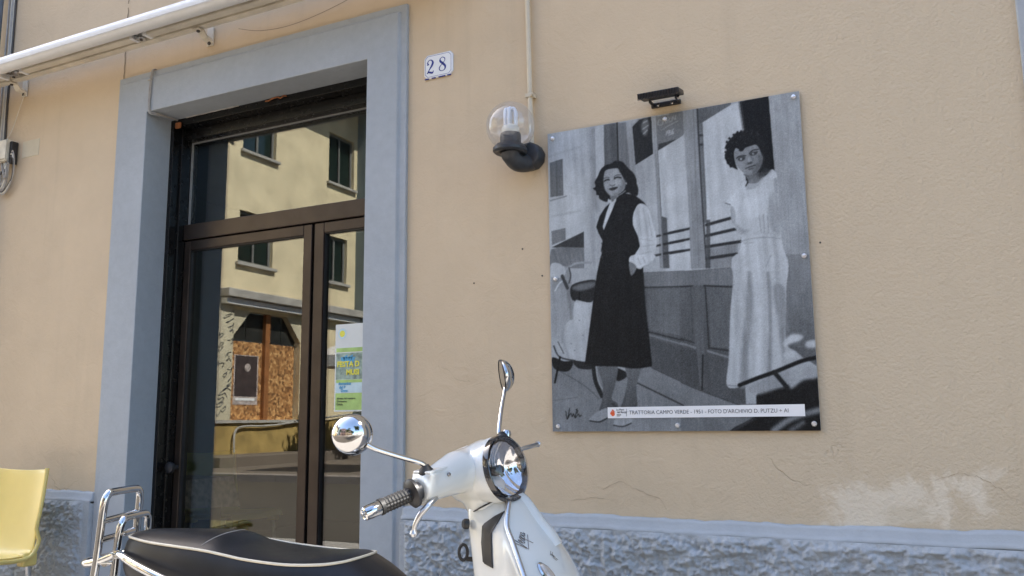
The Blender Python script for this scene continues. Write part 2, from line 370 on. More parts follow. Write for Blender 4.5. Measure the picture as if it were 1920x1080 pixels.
def surround(ox0, ox1, oz, ix0, ix1, iz, name):
    m = MB()
    def U(x0, x1, z, y): return [(x0, y, 0), (x0, y, z), (x1, y, z), (x1, y, 0)]
    rings = [U(ox0, ox1, oz, .01), U(ox0, ox1, oz, -.018), U(ox0+.034, ox1-.034, oz-.034, -.018), U(ox0+.042, ox1-.042, oz-.042, -.030), U(ix0, ix1, iz, -.030), U(ix0, ix1, iz, .137)]
    m.loft(rings, False, False, False); return build(m, name, M['blue'], BL, bevel=.004)
surround(-3.965, -2.058, 2.988, -3.722, -2.27, 2.755, 'door_surround')
surround(.316, 2.1, 2.988, .56, 1.86, 2.755, 'door_surround')
sh = MB()
for k in range(9): sh.box(.565+k*.1439, .565+k*.1439+.1405, .15, .19, .01, 2.752)
M['shutter'] = pm('grey_green_shutter', (.16, .19, .19), .6, 0, .15, 3, .2, 30, .002)
for k in range(9): build(MB().box(.565+k*.1439, .565+k*.1439+.1405, .15, .19, .01, 2.752), 'shutter_board', M['shutter'], BL, bevel=.004)

# rough plinth: trowelled, lumpy render under a smooth sloping cap
def plinth(xa, xb, zt, sd, border_r=False, border_l=False, res=.0046):
    n = int((xb-xa)/res); m = int((zt-.05)/res)
    x = np.linspace(xa, xb, n)[None, :].repeat(m, 0); z = np.linspace(.0, zt-.05, m)[:, None].repeat(n, 1)
    wx = x+.05*fbm(x*7, z*7, 3, sd+20); wz = z+.05*fbm(x*7+9, z*7, 3, sd+30)
    r = fbm(wx*5.5+wz*2.5, wz*8.5, 4, sd, True); f = fbm(x*46, z*52, 3, sd+40); q = fbm(wx*20, wz*30, 3, sd+50, True)
    d = .018*(r-.55)+.024*(q**1.6-.35)+.018*(f-.45)+.016*(fbm(wx*75, wz*100, 3, sd+60, True)-.45)
    ed = np.minimum(1, (zt-.05-z)/.018)
    if border_r: ed = np.minimum(ed, np.clip((xb-.045-x)/.012, 0, 1))
    if border_l: ed = np.minimum(ed, np.clip((x-xa-.025)/.012, 0, 1))
    y = -.040-(d+.004)*np.clip(ed, 0, 1)
    G_ = np.stack([x, y, z], -1); e0, e1 = G_[:, :1].copy(), G_[:, -1:].copy(); e0[..., 1] = .006; e1[..., 1] = .006; G_ = np.concatenate([e0, G_, e1], 1)
    grid_obj(G_, 'plinth', M['blue_rough'], BL, flip=False)
    # cap with uneven hand-made edge
    n = int((xb-xa)/.012); xs = np.linspace(xa, xb, n); wob = .011*(fbm(xs*4, xs*0+sd, 4, sd+7)-.5)+.006*(fbm(xs*30, xs*0+sd, 3, sd+9)-.5)
    prof = [(.004, zt+.003), (-.010, zt+.002), (-.018, zt-.003), (-.0215, zt-.010), (-.024, zt-.030), (-.030, zt-.036), (-.035, zt-.044), (-.034, zt-.053), (-.026, zt-.056)]
    prof = prof
    P = np.array([[(a, p[0]+ (b*.5 if k > 0 else 0), p[1]+b*(1.6 if k < 2 else 1)) for a, b in zip(xs, wob)] for k, p in enumerate(prof)])
    e0, e1 = P[:, :1].copy(), P[:, -1:].copy(); e0[..., 1] = .006; e1[..., 1] = .006; P = np.concatenate([e0, P, e1], 1)
    grid_obj(P, 'plinth_cap', M['blue'], BL, flip=True)
plinth(-8.6, -5.6, .745, 11, res=.03); plinth(-5.6, -3.966, .745, 3, border_r=True); plinth(-2.057, .315, .734, 5, border_l=True); plinth(2.101, 8, .734, 8, res=.03)
# old paint seam above the surround and scuffed rectangle of filler
M['seam'] = pm('dirty_seam', (.26, .20, .13), .9, 0, .4, 30)
sm = MB(); zz = np.linspace(2.992, 4.4, 60); xx = -3.956+.004*np.array([random.uniform(-1, 1) for _ in zz])-.006*(zz-3)
for k in range(59):
    if random.random() < .16: continue
    sm.add([(xx[k], -.0022, zz[k]), (xx[k]+.007, -.0022, zz[k]), (xx[k+1]+.007, -.0022, zz[k+1]), (xx[k+1], -.0022, zz[k+1])], [(0, 1, 2, 3)])
tag(build(sm, 'paint_seam', M['seam'], BL), kind='stuff')
M['filler'] = pm('filled_socket', (.57, .505, .37), .85, 0, .06, 12, .4, 60, .004)
build(MB().box(-4.805, -4.652, -.003, .01, 2.662, 2.765), 'blanking_plate', M['filler'], BL, bevel=.003)
for x, z in ((-1.493, 1.783), (-1.721, 1.659), (-1.406, 1.664), (-.338, 1.691)): build(MB().lathe([(.0038, 0), (.003, .004)], (x, -.002, z), (0, 1, 0), 8), 'screw_hole', M['cable_dark'], BL)
# explicit cracks as thin flat strips of darker brown
M['crack'] = pm('crack_brown', (.43, .35, .25), .95, 0, .3, 40)
def crack(pts, wd=.0016):
    P = smooth_path([(x+random.uniform(-.004, .004), -.0012, z+random.uniform(-.004, .004)) for x, z in pts], 5); m = MB()
    L = [(p.x+random.uniform(-.003, .003), p.z+random.uniform(-.003, .003)) for p in P]
    for k, ((a, b), (c, d)) in enumerate(zip(L, L[1:])):
        t = wd*random.uniform(.15, .7); m.add([(a, -.0012, b-t), (c, -.0012, d-t), (c, -.0012, d+t), (a, -.0012, b+t)], [(0, 1, 2, 3)])
    return m
for k, (pts, wd) in enumerate([([(-1.17, .83), (-1.10, .86), (-1.05, .84), (-1.0, .82), (-.95, .80), (-.92, .77)], .002), ([(-.95, .92), (-.93, .88), (-.90, .87)], .0015), ([(-.04, .88), (.03, .905), (.06, .90), (.09, .90), (.13, .87), (.15, .86), (.17, .84), (.20, .82)], .0018), ([(-1.62, .90), (-1.55, .86), (-1.5, .80)], .0015), ([(-1.9, 1.32), (-1.84, 1.30), (-1.80, 1.26), (-1.74, 1.25)], .0012), ([(-1.3, .78), (-1.2, .80), (-1.12, .79)], .0018)]):
    build(crack(pts, wd), 'crack', M['crack'], BL)

# ------------------------------------------------------------------ glazed door (parts of the building)
DF = MB()
DF.box(-3.765, -3.700, .1385, .31, .0, 2.775).box(-3.700, -3.686, .19, .31, .0, 2.715)
DF.box(-2.290, -2.225, .1385, .31, .0, 2.775).box(-2.304, -2.290, .19, .31, .0, 2.715)
DF.box(-3.700, -2.290, .1385, .31, 2.715, 2.775).box(-3.686, -2.304, .205, .31, 2.655, 2.715)
fr = build(DF, 'door_frame', M['black_metal'], BL, bevel=.003)
build(MB().box(-3.686, -2.304, .228, .305, 2.088, 2.176), 'transom_bar', M['bronze'], fr, bevel=.004)
build(MB().box(-3.683, -2.307, .268, .276, 2.17, 2.66), 'pane', M['door_glass'], fr)
M['gasket'] = pm('glazing_gasket', (.30, .31, .31), .5, 0, .1, 30)
gk = MB().box(-3.684, -3.680, .255, .268, 2.18, 2.652).box(-3.684, -2.31, .255, .268, 2.650, 2.654); build(gk, 'glazing_bead', M['gasket'], fr)
def leaf(xa, xb, la, lb, ra, rb, knob):
    m = MB(); m.box(xa, la, .238, .288, .03, 2.084); m.box(rb, xb, .238, .288, .03, 2.084)
    m.box(la, rb, .238, .288, 2.031, 2.084); m.box(la, rb, .238, .288, .03, .16)
    o = build(m, 'door_leaf', M['bronze'], BL, bevel=.004)
    build(MB().box(la-.006, rb+.006, .262, .270, .155, 2.036), 'pane', M['door_glass'], o)
    b = MB().box(la, la+.004, .246, .262, .16, 2.031).box(rb-.004, rb, .246, .262, .16, 2.031).box(la+.004, rb-.004, .246, .262, 2.027, 2.031); build(b, 'glazing_bead', M['black_plastic'], o)
    if knob:
        k = MB().lathe([(.012, 0), (.012, .03), (.026, .034), (.030, .045), (.028, .058), (.015, .064), (.001, .066)], (xa+.026, .238, .86), (0, -1, 0), 24); build(k, 'door_knob', M['black_plastic'], o, smooth=True)
leaf(-3.684, -2.792, -3.640, 0, 0, -2.846, True); leaf(-2.776, -2.306, -2.715, 0, 0, -2.352, False)
# crumbling sealant and a rusty scrap left along the head of the frame
M['rust'] = pm('rusty_scrap', (.30, .11, .04), .9, 0, .4, 60); M['putty'] = pm('sealant', (.42, .40, .37), .8, 0, .2, 40)
sc = MB(); sc.box(-3.68, -3.64, .125, .1375, 2.70, 2.735); build(sc, 'sealant_scrap', M['rust'], fr, bevel=.006)
pu = MB(); pts = [(-3.60+.02*k, .132, 2.7535-random.random()*.002) for k in range(20)]; pu.tube(pts, .0025, 6); build(pu, 'sealant_bead', M['putty'], fr)
pu = MB(); pts = [(-3.03+.02*k, .128, 2.752-random.random()*.012) for k in range(8)]; pu.tube(pts, .004, 6); build(pu, 'sealant_bead', M['rust'], fr)

# event leaflet taped on the right pane
LF = empty('event_leaflet', (-2.55, .26, 1.138)); tag(LF, 'green and white music festival leaflet taped on the right door pane', 'leaflet')
M['leaf_white'] = pm('leaflet_paper', (.72, .76, .74), .6, 0, .05, 8); M['leaf_green'] = pm('leaflet_green', (.42, .62, .20), .6, 0, .2, 14); M['leaf_mid'] = pm('leaflet_photo', (.30, .40, .34), .6, 0, .55, 28)
M['leaf_blue'] = pm('leaflet_blue', (.10, .40, .66), .6, 0, .2, 20); M['leaf_yel'] = pm('leaflet_yellow', (.80, .76, .10), .6, 0, .05, 20); M['leaf_sky'] = pm('leaflet_pale_blue', (.55, .72, .78), .6, 0, .12, 20)
build(MB().box(-2.645, -2.345, .2590, .2600, 1.138, 1.562), 'paper', M['leaf_white'], LF)
def lf(x0, x1, z0, z1, m, y=.2582, n='printed_band'): build(MB().box(x0, x1, y, y+.0006, z0, z1), n, M[m], LF)
lf(-2.638, -2.352, 1.292, 1.42, 'leaf_mid'); lf(-2.638, -2.352, 1.425, 1.445, 'leaf_green'); lf(-2.638, -2.352, 1.228, 1.288, 'leaf_sky'); lf(-2.638, -2.352, 1.145, 1.226, 'leaf_green')
lf(-2.635, -2.352, 1.276, 1.290, 'leaf_green', .2574)
d = MB().lathe([(.026, 0), (.026, .0005)], (-2.603, .2582, 1.515), (0, -1, 0), 24); build(d, 'emblem', M['leaf_sky'], LF); d = MB().lathe([(.016, 0), (.016, .0005)], (-2.603, .2576, 1.515), (0, -1, 0), 20); build(d, 'emblem', M['leaf_yel'], LF)
s_ = MB()
for a in range(5): s_.add([(-2.612+a*.016, .2576, 1.40), (-2.585+a*.016, .2576, 1.40+.012*(a % 2)), (-2.590+a*.012, .2576, 1.345+.014*(a % 3))], [(0, 1, 2)])
build(s_, 'splash', M['leaf_blue'], LF)
text('FESTA D', 'lettering', M['leaf_yel'], LF, (-2.630, .2565, 1.354), .036, offset=.0016); text('MUSI', 'lettering', M['leaf_yel'], LF, (-2.575, .2565, 1.314), .036, offset=.0016)
for k, (x, z, s_t) in enumerate(((-2.62, 1.266, 'domenica'), (-2.615, 1.248, 'dal P'), (-2.605, 1.232, 'Dora'))): text(s_t, 'lettering', M['leaf_blue'], LF, (x, .2565, z), .019, offset=.0005)
for z, s_t in ((1.196, 'diretto dal maestro'), (1.182, 'Domenico'), (1.168, 'Dulcia')): text(s_t, 'lettering', M['ink'], LF, (-2.628, .2565, z), .014)

# ------------------------------------------------------------------ retracted awning
AW = empty('retracted_awning', (-4, -.1, 3.06)); tag(AW, 'white retracted awning with folding arms bracketed above the doorway', 'awning')
XA, XB = -6.1, -1.75
bar = MB().box(XA, XB, -.105, -.065, 3.113, 3.153); build(bar, 'mounting_bar', M['ivory'], AW, bevel=.004)
n = 20; prof = []
for k in range(n):
    a = 2*math.pi*k/n; rr = .043*(1+.10*math.cos(2*a)+.05*math.cos(3*a)); prof.append((-.262+rr*math.cos(a), 3.114+rr*1.02*math.sin(a)))
fb = MB().loft([[(x, p[0], p[1]) for p in prof] for x in (XA, XB)]); o = build(fb, 'front_profile', M['white_alu'], AW, smooth=True)
build(MB().box(XA+.01, XB-.01, -.3105, -.3065, 3.094, 3.098).box(XA+.01, XB-.01, -.3015, -.297, 3.132, 3.135), 'rib', M['white_alu'], o)
M['awn_cloth'] = pm('dark_awning_cloth', (.24, .17, .11), .85, 0, .15, 4, .3, 120, .002)  # brown cloth, darkened so the gap's shade is part of its colour
rl = MB(); 
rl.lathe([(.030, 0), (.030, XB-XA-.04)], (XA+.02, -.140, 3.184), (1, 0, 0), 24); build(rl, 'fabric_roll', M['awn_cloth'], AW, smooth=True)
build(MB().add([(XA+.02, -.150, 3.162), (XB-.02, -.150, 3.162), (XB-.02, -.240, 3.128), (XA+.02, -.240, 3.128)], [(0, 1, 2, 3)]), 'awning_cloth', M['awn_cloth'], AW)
for xa, xb in ((-4.62, -3.70), (-3.60, -2.1), (-6.0, -4.80)):
    a = MB().box(xa, xb, -.172, -.126, 3.110, 3.146); ar = build(a, 'folding_arm', M['ivory'], AW, bevel=.006)
    build(MB().box(xa+.005, xb-.005, -.1745, -.1715, 3.126, 3.1285), 'groove', M['cable'], ar)
    build(MB().box(xa-.012, xa+.012, -.175, -.123, 3.106, 3.150), 'end_cap', M['white_alu'], ar, bevel=.003); build(MB().box(xb-.012, xb+.012, -.175, -.123, 3.106, 3.150), 'end_cap', M['white_alu'], ar, bevel=.003)
for xc in (-3.65, -4.71):
    e = MB().lathe([(.024, 0), (.024, .052)], (xc, -.150, 3.102), (0, 0, 1), 16).box(xc-.05, xc+.05, -.164, -.136, 3.118, 3.138).box(xc-.03, xc+.03, -.196, -.168, 3.13, 3.145); build(e, 'elbow_joint', M['alu'], AW, bevel=.002)
    e = MB().lathe([(.008, 0), (.008, .062)], (xc, -.150, 3.097), (0, 0, 1), 8); build(e, 'bolt', M['cable_dark'], AW)
for xc in (-5.85, -4.82, -3.30, -2.0):
    b = MB(); P = [(-.002, 3.050), (-.002, 3.150), (-.010, 3.150), (-.010, 3.083), (-.050, 3.090), (-.066, 3.1085), (-.112, 3.1085), (-.112, 3.1005), (-.068, 3.1005), (-.050, 3.075), (-.016, 3.070), (-.010, 3.062), (-.010, 3.050)]
    b.loft([[(x, y, z) for y, z in P] for x in (xc-.022, xc+.022)]); br = build(b, 'bracket', M['ivory'], AW, bevel=.002)
    build(MB().lathe([(.010, 0), (.010, .007), (.005, .008)], (xc, -.010, 3.062), (0, -1, 0), 8), 'bolt', M['cable_dark'], br)
    build(MB().lathe([(.009, 0), (.009, .007)], (xc, -.090, 3.1000), (0, 0, -1), 8), 'bolt', M['cable_dark'], br)
    build(MB().box(xc-.03, xc+.03, -.122, -.060, 3.1535, 3.160), 'clamp', M['ivory'], br, bevel=.002)

# ------------------------------------------------------------------ cables, conduit, boxes on the facade
def tube_thing(name, pts, r, mat, label, cat, n=8, sm=5, group=None):
    o = build(MB().tube(smooth_path(pts, sm), r, n), name, mat, None, smooth=True); tag(o, label, cat, group); return o
tube_thing('downpipe', [(-5.075, -.075, 0), (-5.075, -.075, 4), (-5.075, -.075, 8.5)], .045, M['pipe_blue'], 'grey blue rain downpipe fixed to the facade beside the cables', 'downpipe', 16, 2)
cb = empty('cable_bundle', (-5, 0, 2.4)); tag(cb, 'bundle of old grey cables running down the facade beside the downpipe', 'cables')
for k, (x, y, m) in enumerate(((-5.015, -.008, 'jbox'), (-4.998, -.010, 'cable'), (-4.985, -.008, 'jbox'), (-4.975, -.008, 'cable_dark'), (-5.03, -.012, 'cable'))):
    pts = [(x+random.uniform(-.006, .006), y, 2.74+.3*j) for j in range(20)]; build(MB().tube(smooth_path(pts, 3), .0055+.001*(k % 2), 6), 'cable', M[m], cb, smooth=True)
for k in range(9):
    a = random.uniform(0, .05); pts = [(-4.90-.012*k+.03, -.03, 2.68), (-4.845+a-.01*k, -.05, 2.70-.02*k), (-4.83+a-.012*k, -.045, 2.62), (-4.855+a-.012*k, -.035, 2.53), (-4.895-.01*k, -.03, 2.455+.006*k), (-4.945-.006*k, -.028, 2.47+.01*k), (-4.965, -.02, 2.60)]
    build(MB().tube(smooth_path(pts, 6), .0035+.001*(k % 3), 6), 'cable', M[('cable', 'jbox', 'cable_dark', 'cable')[k % 4]], cb, smooth=True)
jb = empty('junction_box', (-4.9, 0, 2.64)); tag(jb, 'dirty ivory junction box with looping wires on the facade', 'box')
build(MB().box(-4.955, -4.865, -.062, -.001, 2.645, 2.778), 'box_body', M['jbox'], jb, bevel=.006); build(MB().box(-4.865, -4.842, -.045, -.005, 2.628, 2.765), 'terminal_block', M['black_plastic'], jb, bevel=.003)
build(MB().box(-4.958, -4.862, -.068, -.062, 2.655, 2.77), 'lid', M['jbox'], jb, bevel=.003)
sw = empty('doorway_cable', (-3.7, -.03, 2.74)); tag(sw, 'pair of thin grey wires pinned over the door surround corner', 'cables')
for dx in (0, .009):
    build(MB().tube(smooth_path([(-3.705+dx, -.006, 2.999), (-3.70+dx, -.026, 2.988), (-3.694+dx, -.036, 2.955), (-3.700+dx, -.036, 2.93), (-3.704+dx, -.036, 2.85), (-3.700+dx*.6, -.037, 2.775), (-3.69, -.034, 2.748-dx), (-3.67, .02, 2.746-dx*.5), (-3.66, .125, 2.745)], 6), .004, 6), 'wire', M['cable'], sw, smooth=True)
build(MB().box(-3.712, -3.688, -.042, -.030, 2.925, 2.932), 'clip', M['cable'], sw)
tube_thing('slack_wire', [(-3.10, -.01, 3.10), (-2.95, -.012, 3.055), (-2.75, -.012, 3.04), (-2.5, -.012, 3.07), (-2.2, -.012, 3.14)], .0013, M['wire_brown'], 'thin brown wire hanging slack on the stucco above the doorway', 'wire', 5)
tube_thing('stay_wire', [(-4.80, -.02, 3.06), (-4.9, -.012, 2.86), (-4.95, -.02, 2.78)], .002, M['jbox'], 'thin pale wire from awning bracket to junction box', 'wire', 5)
cd = empty('wall_conduit', (-1.44, -.02, 2.2)); tag(cd, 'cream painted conduit rising up the facade from the globe lamp', 'conduit')
build(MB().tube([(-1.434, -.022, 2.19), (-1.440, -.021, 2.43), (-1.446, -.021, 2.9), (-1.455, -.021, 3.6), (-1.46, -.021, 8.3)], .0105, 14), 'pipe', M['conduit'], cd, smooth=True)
for z in (2.425, 3.3, 4.2): build(MB().box(-1.457, -1.420, -.034, -.001, z-.008, z+.008).lathe([(.006, 0), (.006, .01)], (-1.424, -.034, z), (0, -1, 0), 8), 'clip', M['conduit'], cd, bevel=.002)

# globe lamp
LP = empty('globe_wall_lamp', (-1.44, 0, 2.1)); tag(LP, 'clear globe wall lamp with spiral bulb on a black elbow bracket', 'lamp')
gc = Vector((-1.478, -.13, 2.265))
arc = [(.034+.0, -.072)]+[(.1*math.cos(a), .1*math.sin(a)) for a in np.linspace(math.asin(-.86), math.pi/2-.02, 26)]
build(MB().lathe([(.052, -.098)]+arc[1:], gc, (.03, 0, 1), 40, False), 'globe', M['clear_glass'], LP, smooth='all')
build(MB().lathe([(.046, -.113), (.062, -.113), (.070, -.106), (.070, -.094), (.064, -.088), (.058, -.080), (.046, -.080), (.045, -.085)], gc, (.03, 0, 1), 32), 'gallery_ring', M['lamp_black'], LP, smooth=True)
build(MB().lathe([(.041, -.095), (.043, -.04), (.041, -.032), (.036, -.030)], gc, (0, 0, 1), 24), 'lamp_socket', M['black_plastic'], LP, smooth=True)
bl = build(MB().lathe([(.034, -.034), (.036, -.026), (.036, -.008), (.030, .0), (.012, .001)], gc, (0, 0, 1), 24), 'bulb_base', M['bulb_base'], LP, smooth=True)
for a in range(3):
    c, s_ = math.cos(a*2.094+.3), math.sin(a*2.094+.3); q = []
    for (r_, h) in ((.022, 0), (.022, .05), (.018, .068), (.010, .072)): q.append(gc+Vector((c*r_-s_*.010, s_*r_+c*.010, h)))
    q2 = [gc+Vector((c*r_+s_*.010, s_*r_-c*.010, h)) for (r_, h) in ((.010, .072), (.018, .068), (.022, .05), (.022, 0))]
    build(MB().tube(smooth_path(q+q2, 6), .0068, 10), 'bulb_tube', M['bulb'], bl, smooth=True)
el = MB(); el.tube(smooth_path([gc+Vector((0, 0, -.11)), gc+Vector((.002, .005, -.125)), gc+Vector((.012, .036, -.143)), (-1.447, -.05, 2.128), (-1.438, -.012, 2.148)], 6), [.048, .046, .044, .042, .040, .039]+[.037]*19, 20)
build(el, 'elbow', M['lamp_black'], LP, smooth=True)
build(MB().lathe([(.056, .0), (.056, .05), (.050, .062), (.03, .066)], (-1.437, -.001, 2.160), (0, -1, 0), 10), 'wall_mount', M['lamp_black'], LP, smooth=True, bevel=.003)
build(MB().lathe([(.006, 0), (.006, .006)], (-1.395, -.05, 2.165), (.9, -.4, .1), 8), 'screw', M['rust'], LP); build(MB().lathe([(.004, 0), (.003, .004)], (-1.45, -.067, 2.19), (0, -1, 0), 8), 'screw', M['steel'], LP)

# house number tile
NB = empty('house_number', (-1.896, 0, 2.60)); tag(NB, 'white enamel house number tile reading 28 in cobalt blue', 'house number')
zx0, zx1, zz0, zz1, ch = -1.971, -1.822, 2.603, 2.7155, .016
def octo(i, y): 
    a, b, c, d = zx0+i, zx1-i, zz0+i, zz1-i; k = ch-i*.4; return [(a+k, y, c), (b-k, y, c), (b, y, c+k), (b, y, d-k), (b-k, y, d), (a+k, y, d), (a, y, d-k), (a, y, c+k)]
build(MB().loft([octo(-.001, 0), octo(-.001, -.004), octo(.003, -.008)]), 'tile', M['enamel'], NB, bevel=.002)
bd = MB(); q1, q2 = octo(.007, -.0086), octo(.0086, -.0086); bd.add(q1+q2, [(k, (k+1) % 8, 8+(k+1) % 8, 8+k) for k in range(8)]); build(bd, 'border_line', M['ink_blue'], NB)
ed = MB()
for x0_, x1_ in ((-1.966, -1.945), (-1.93, -1.91), (-1.895, -1.86), (-1.85, -1.832)): ed.box(x0_, x1_, -.0086, -.003, 2.6015, 2.6055)
build(ed, 'chipped_edge', M['ink_blue'], NB)
def didone(strokes, name, ox, oz, s):
    m = MB()
    for pts, wd in strokes:
        P = smooth_path([(ox+x*s, -.0088, oz+z*s) for x, z in pts], 8); n = len(P); ww = [np.interp(k/(n-1), np.linspace(0, 1, len(wd)), wd)*s for k in range(n)]
        L = []; Rr = []
        for k in range(n):
            t = (P[min(k+1, n-1)]-P[max(k-1, 0)]).normalized(); nn = Vector((-t.z, 0, t.x)); L.append(P[k]+nn*ww[k]); Rr.append(P[k]-nn*ww[k])
        for k in range(n-1): m.add([L[k], L[k+1], Rr[k+1], Rr[k]], [(0, 1, 2, 3)])
    return build(m, name, M['ink_blue'], NB)
didone([([(.08, .74), (.13, .90), (.28, .99), (.44, .92), (.50, .76), (.42, .56), (.24, .32), (.05, .04)], [.05, .03, .025, .05, .085, .075, .04, .022]), ([(.04, .05), (.18, .13), (.34, .08), (.48, .05), (.55, .20)], [.03, .06, .07, .06, .02]), ([(.07, .72), (.12, .70), (.17, .74)], [.07, .08, .06])], 'digit', -1.957, 2.625, .066)
didone([([(.30, .99), (.13, .90), (.12, .72), (.32, .53), (.50, .32), (.47, .10), (.28, .0)], [.02, .03, .075, .085, .075, .04, .02]), ([(.28, .0), (.09, .08), (.06, .28), (.26, .50), (.46, .70), (.46, .88), (.30, .99)], [.02, .03, .04, .022, .022, .035, .02])], 'digit', -1.893, 2.627, .066)

# small flood light over the photo panel
FL = empty('picture_flood_light', (-.88, 0, 2.27)); tag(FL, 'small black finned flood light mounted above the photo panel', 'light')
FM = Matrix.Translation((-.868, -.070, 2.306)) @ Matrix.Rotation(R(10), 4, 'X')
bd_ = build(MB().box(-.080, .080, -.040, .040, -.008, .012, FM), 'housing', M['black_plastic'], FL, bevel=.004)
for k in range(26): build(MB().box(-.078+k*.00604, -.0755+k*.00604, -.046, -.0405, -.015, .010, FM), 'fin', M['black_plastic'], bd_)
build(MB().box(-.925, -.808, -.012, -.001, 2.282, 2.302).box(-.920, -.912, -.06, -.012, 2.287, 2.300).box(-.818, -.810, -.06, -.012, 2.287, 2.300), 'bracket', M['black_plastic'], FL, bevel=.003)
for x in (-.895, -.84): build(MB().lathe([(.007, 0), (.007, .005), (.003, .006)], (x, -.013, 2.290), (0, -1, 0), 10), 'screw', M['chrome'], FL)
build(MB().lathe([(.009, 0), (.009, .008)], (-.811, -.04, 2.295), (1, 0, 0), 10), 'screw', M['chrome'], FL)

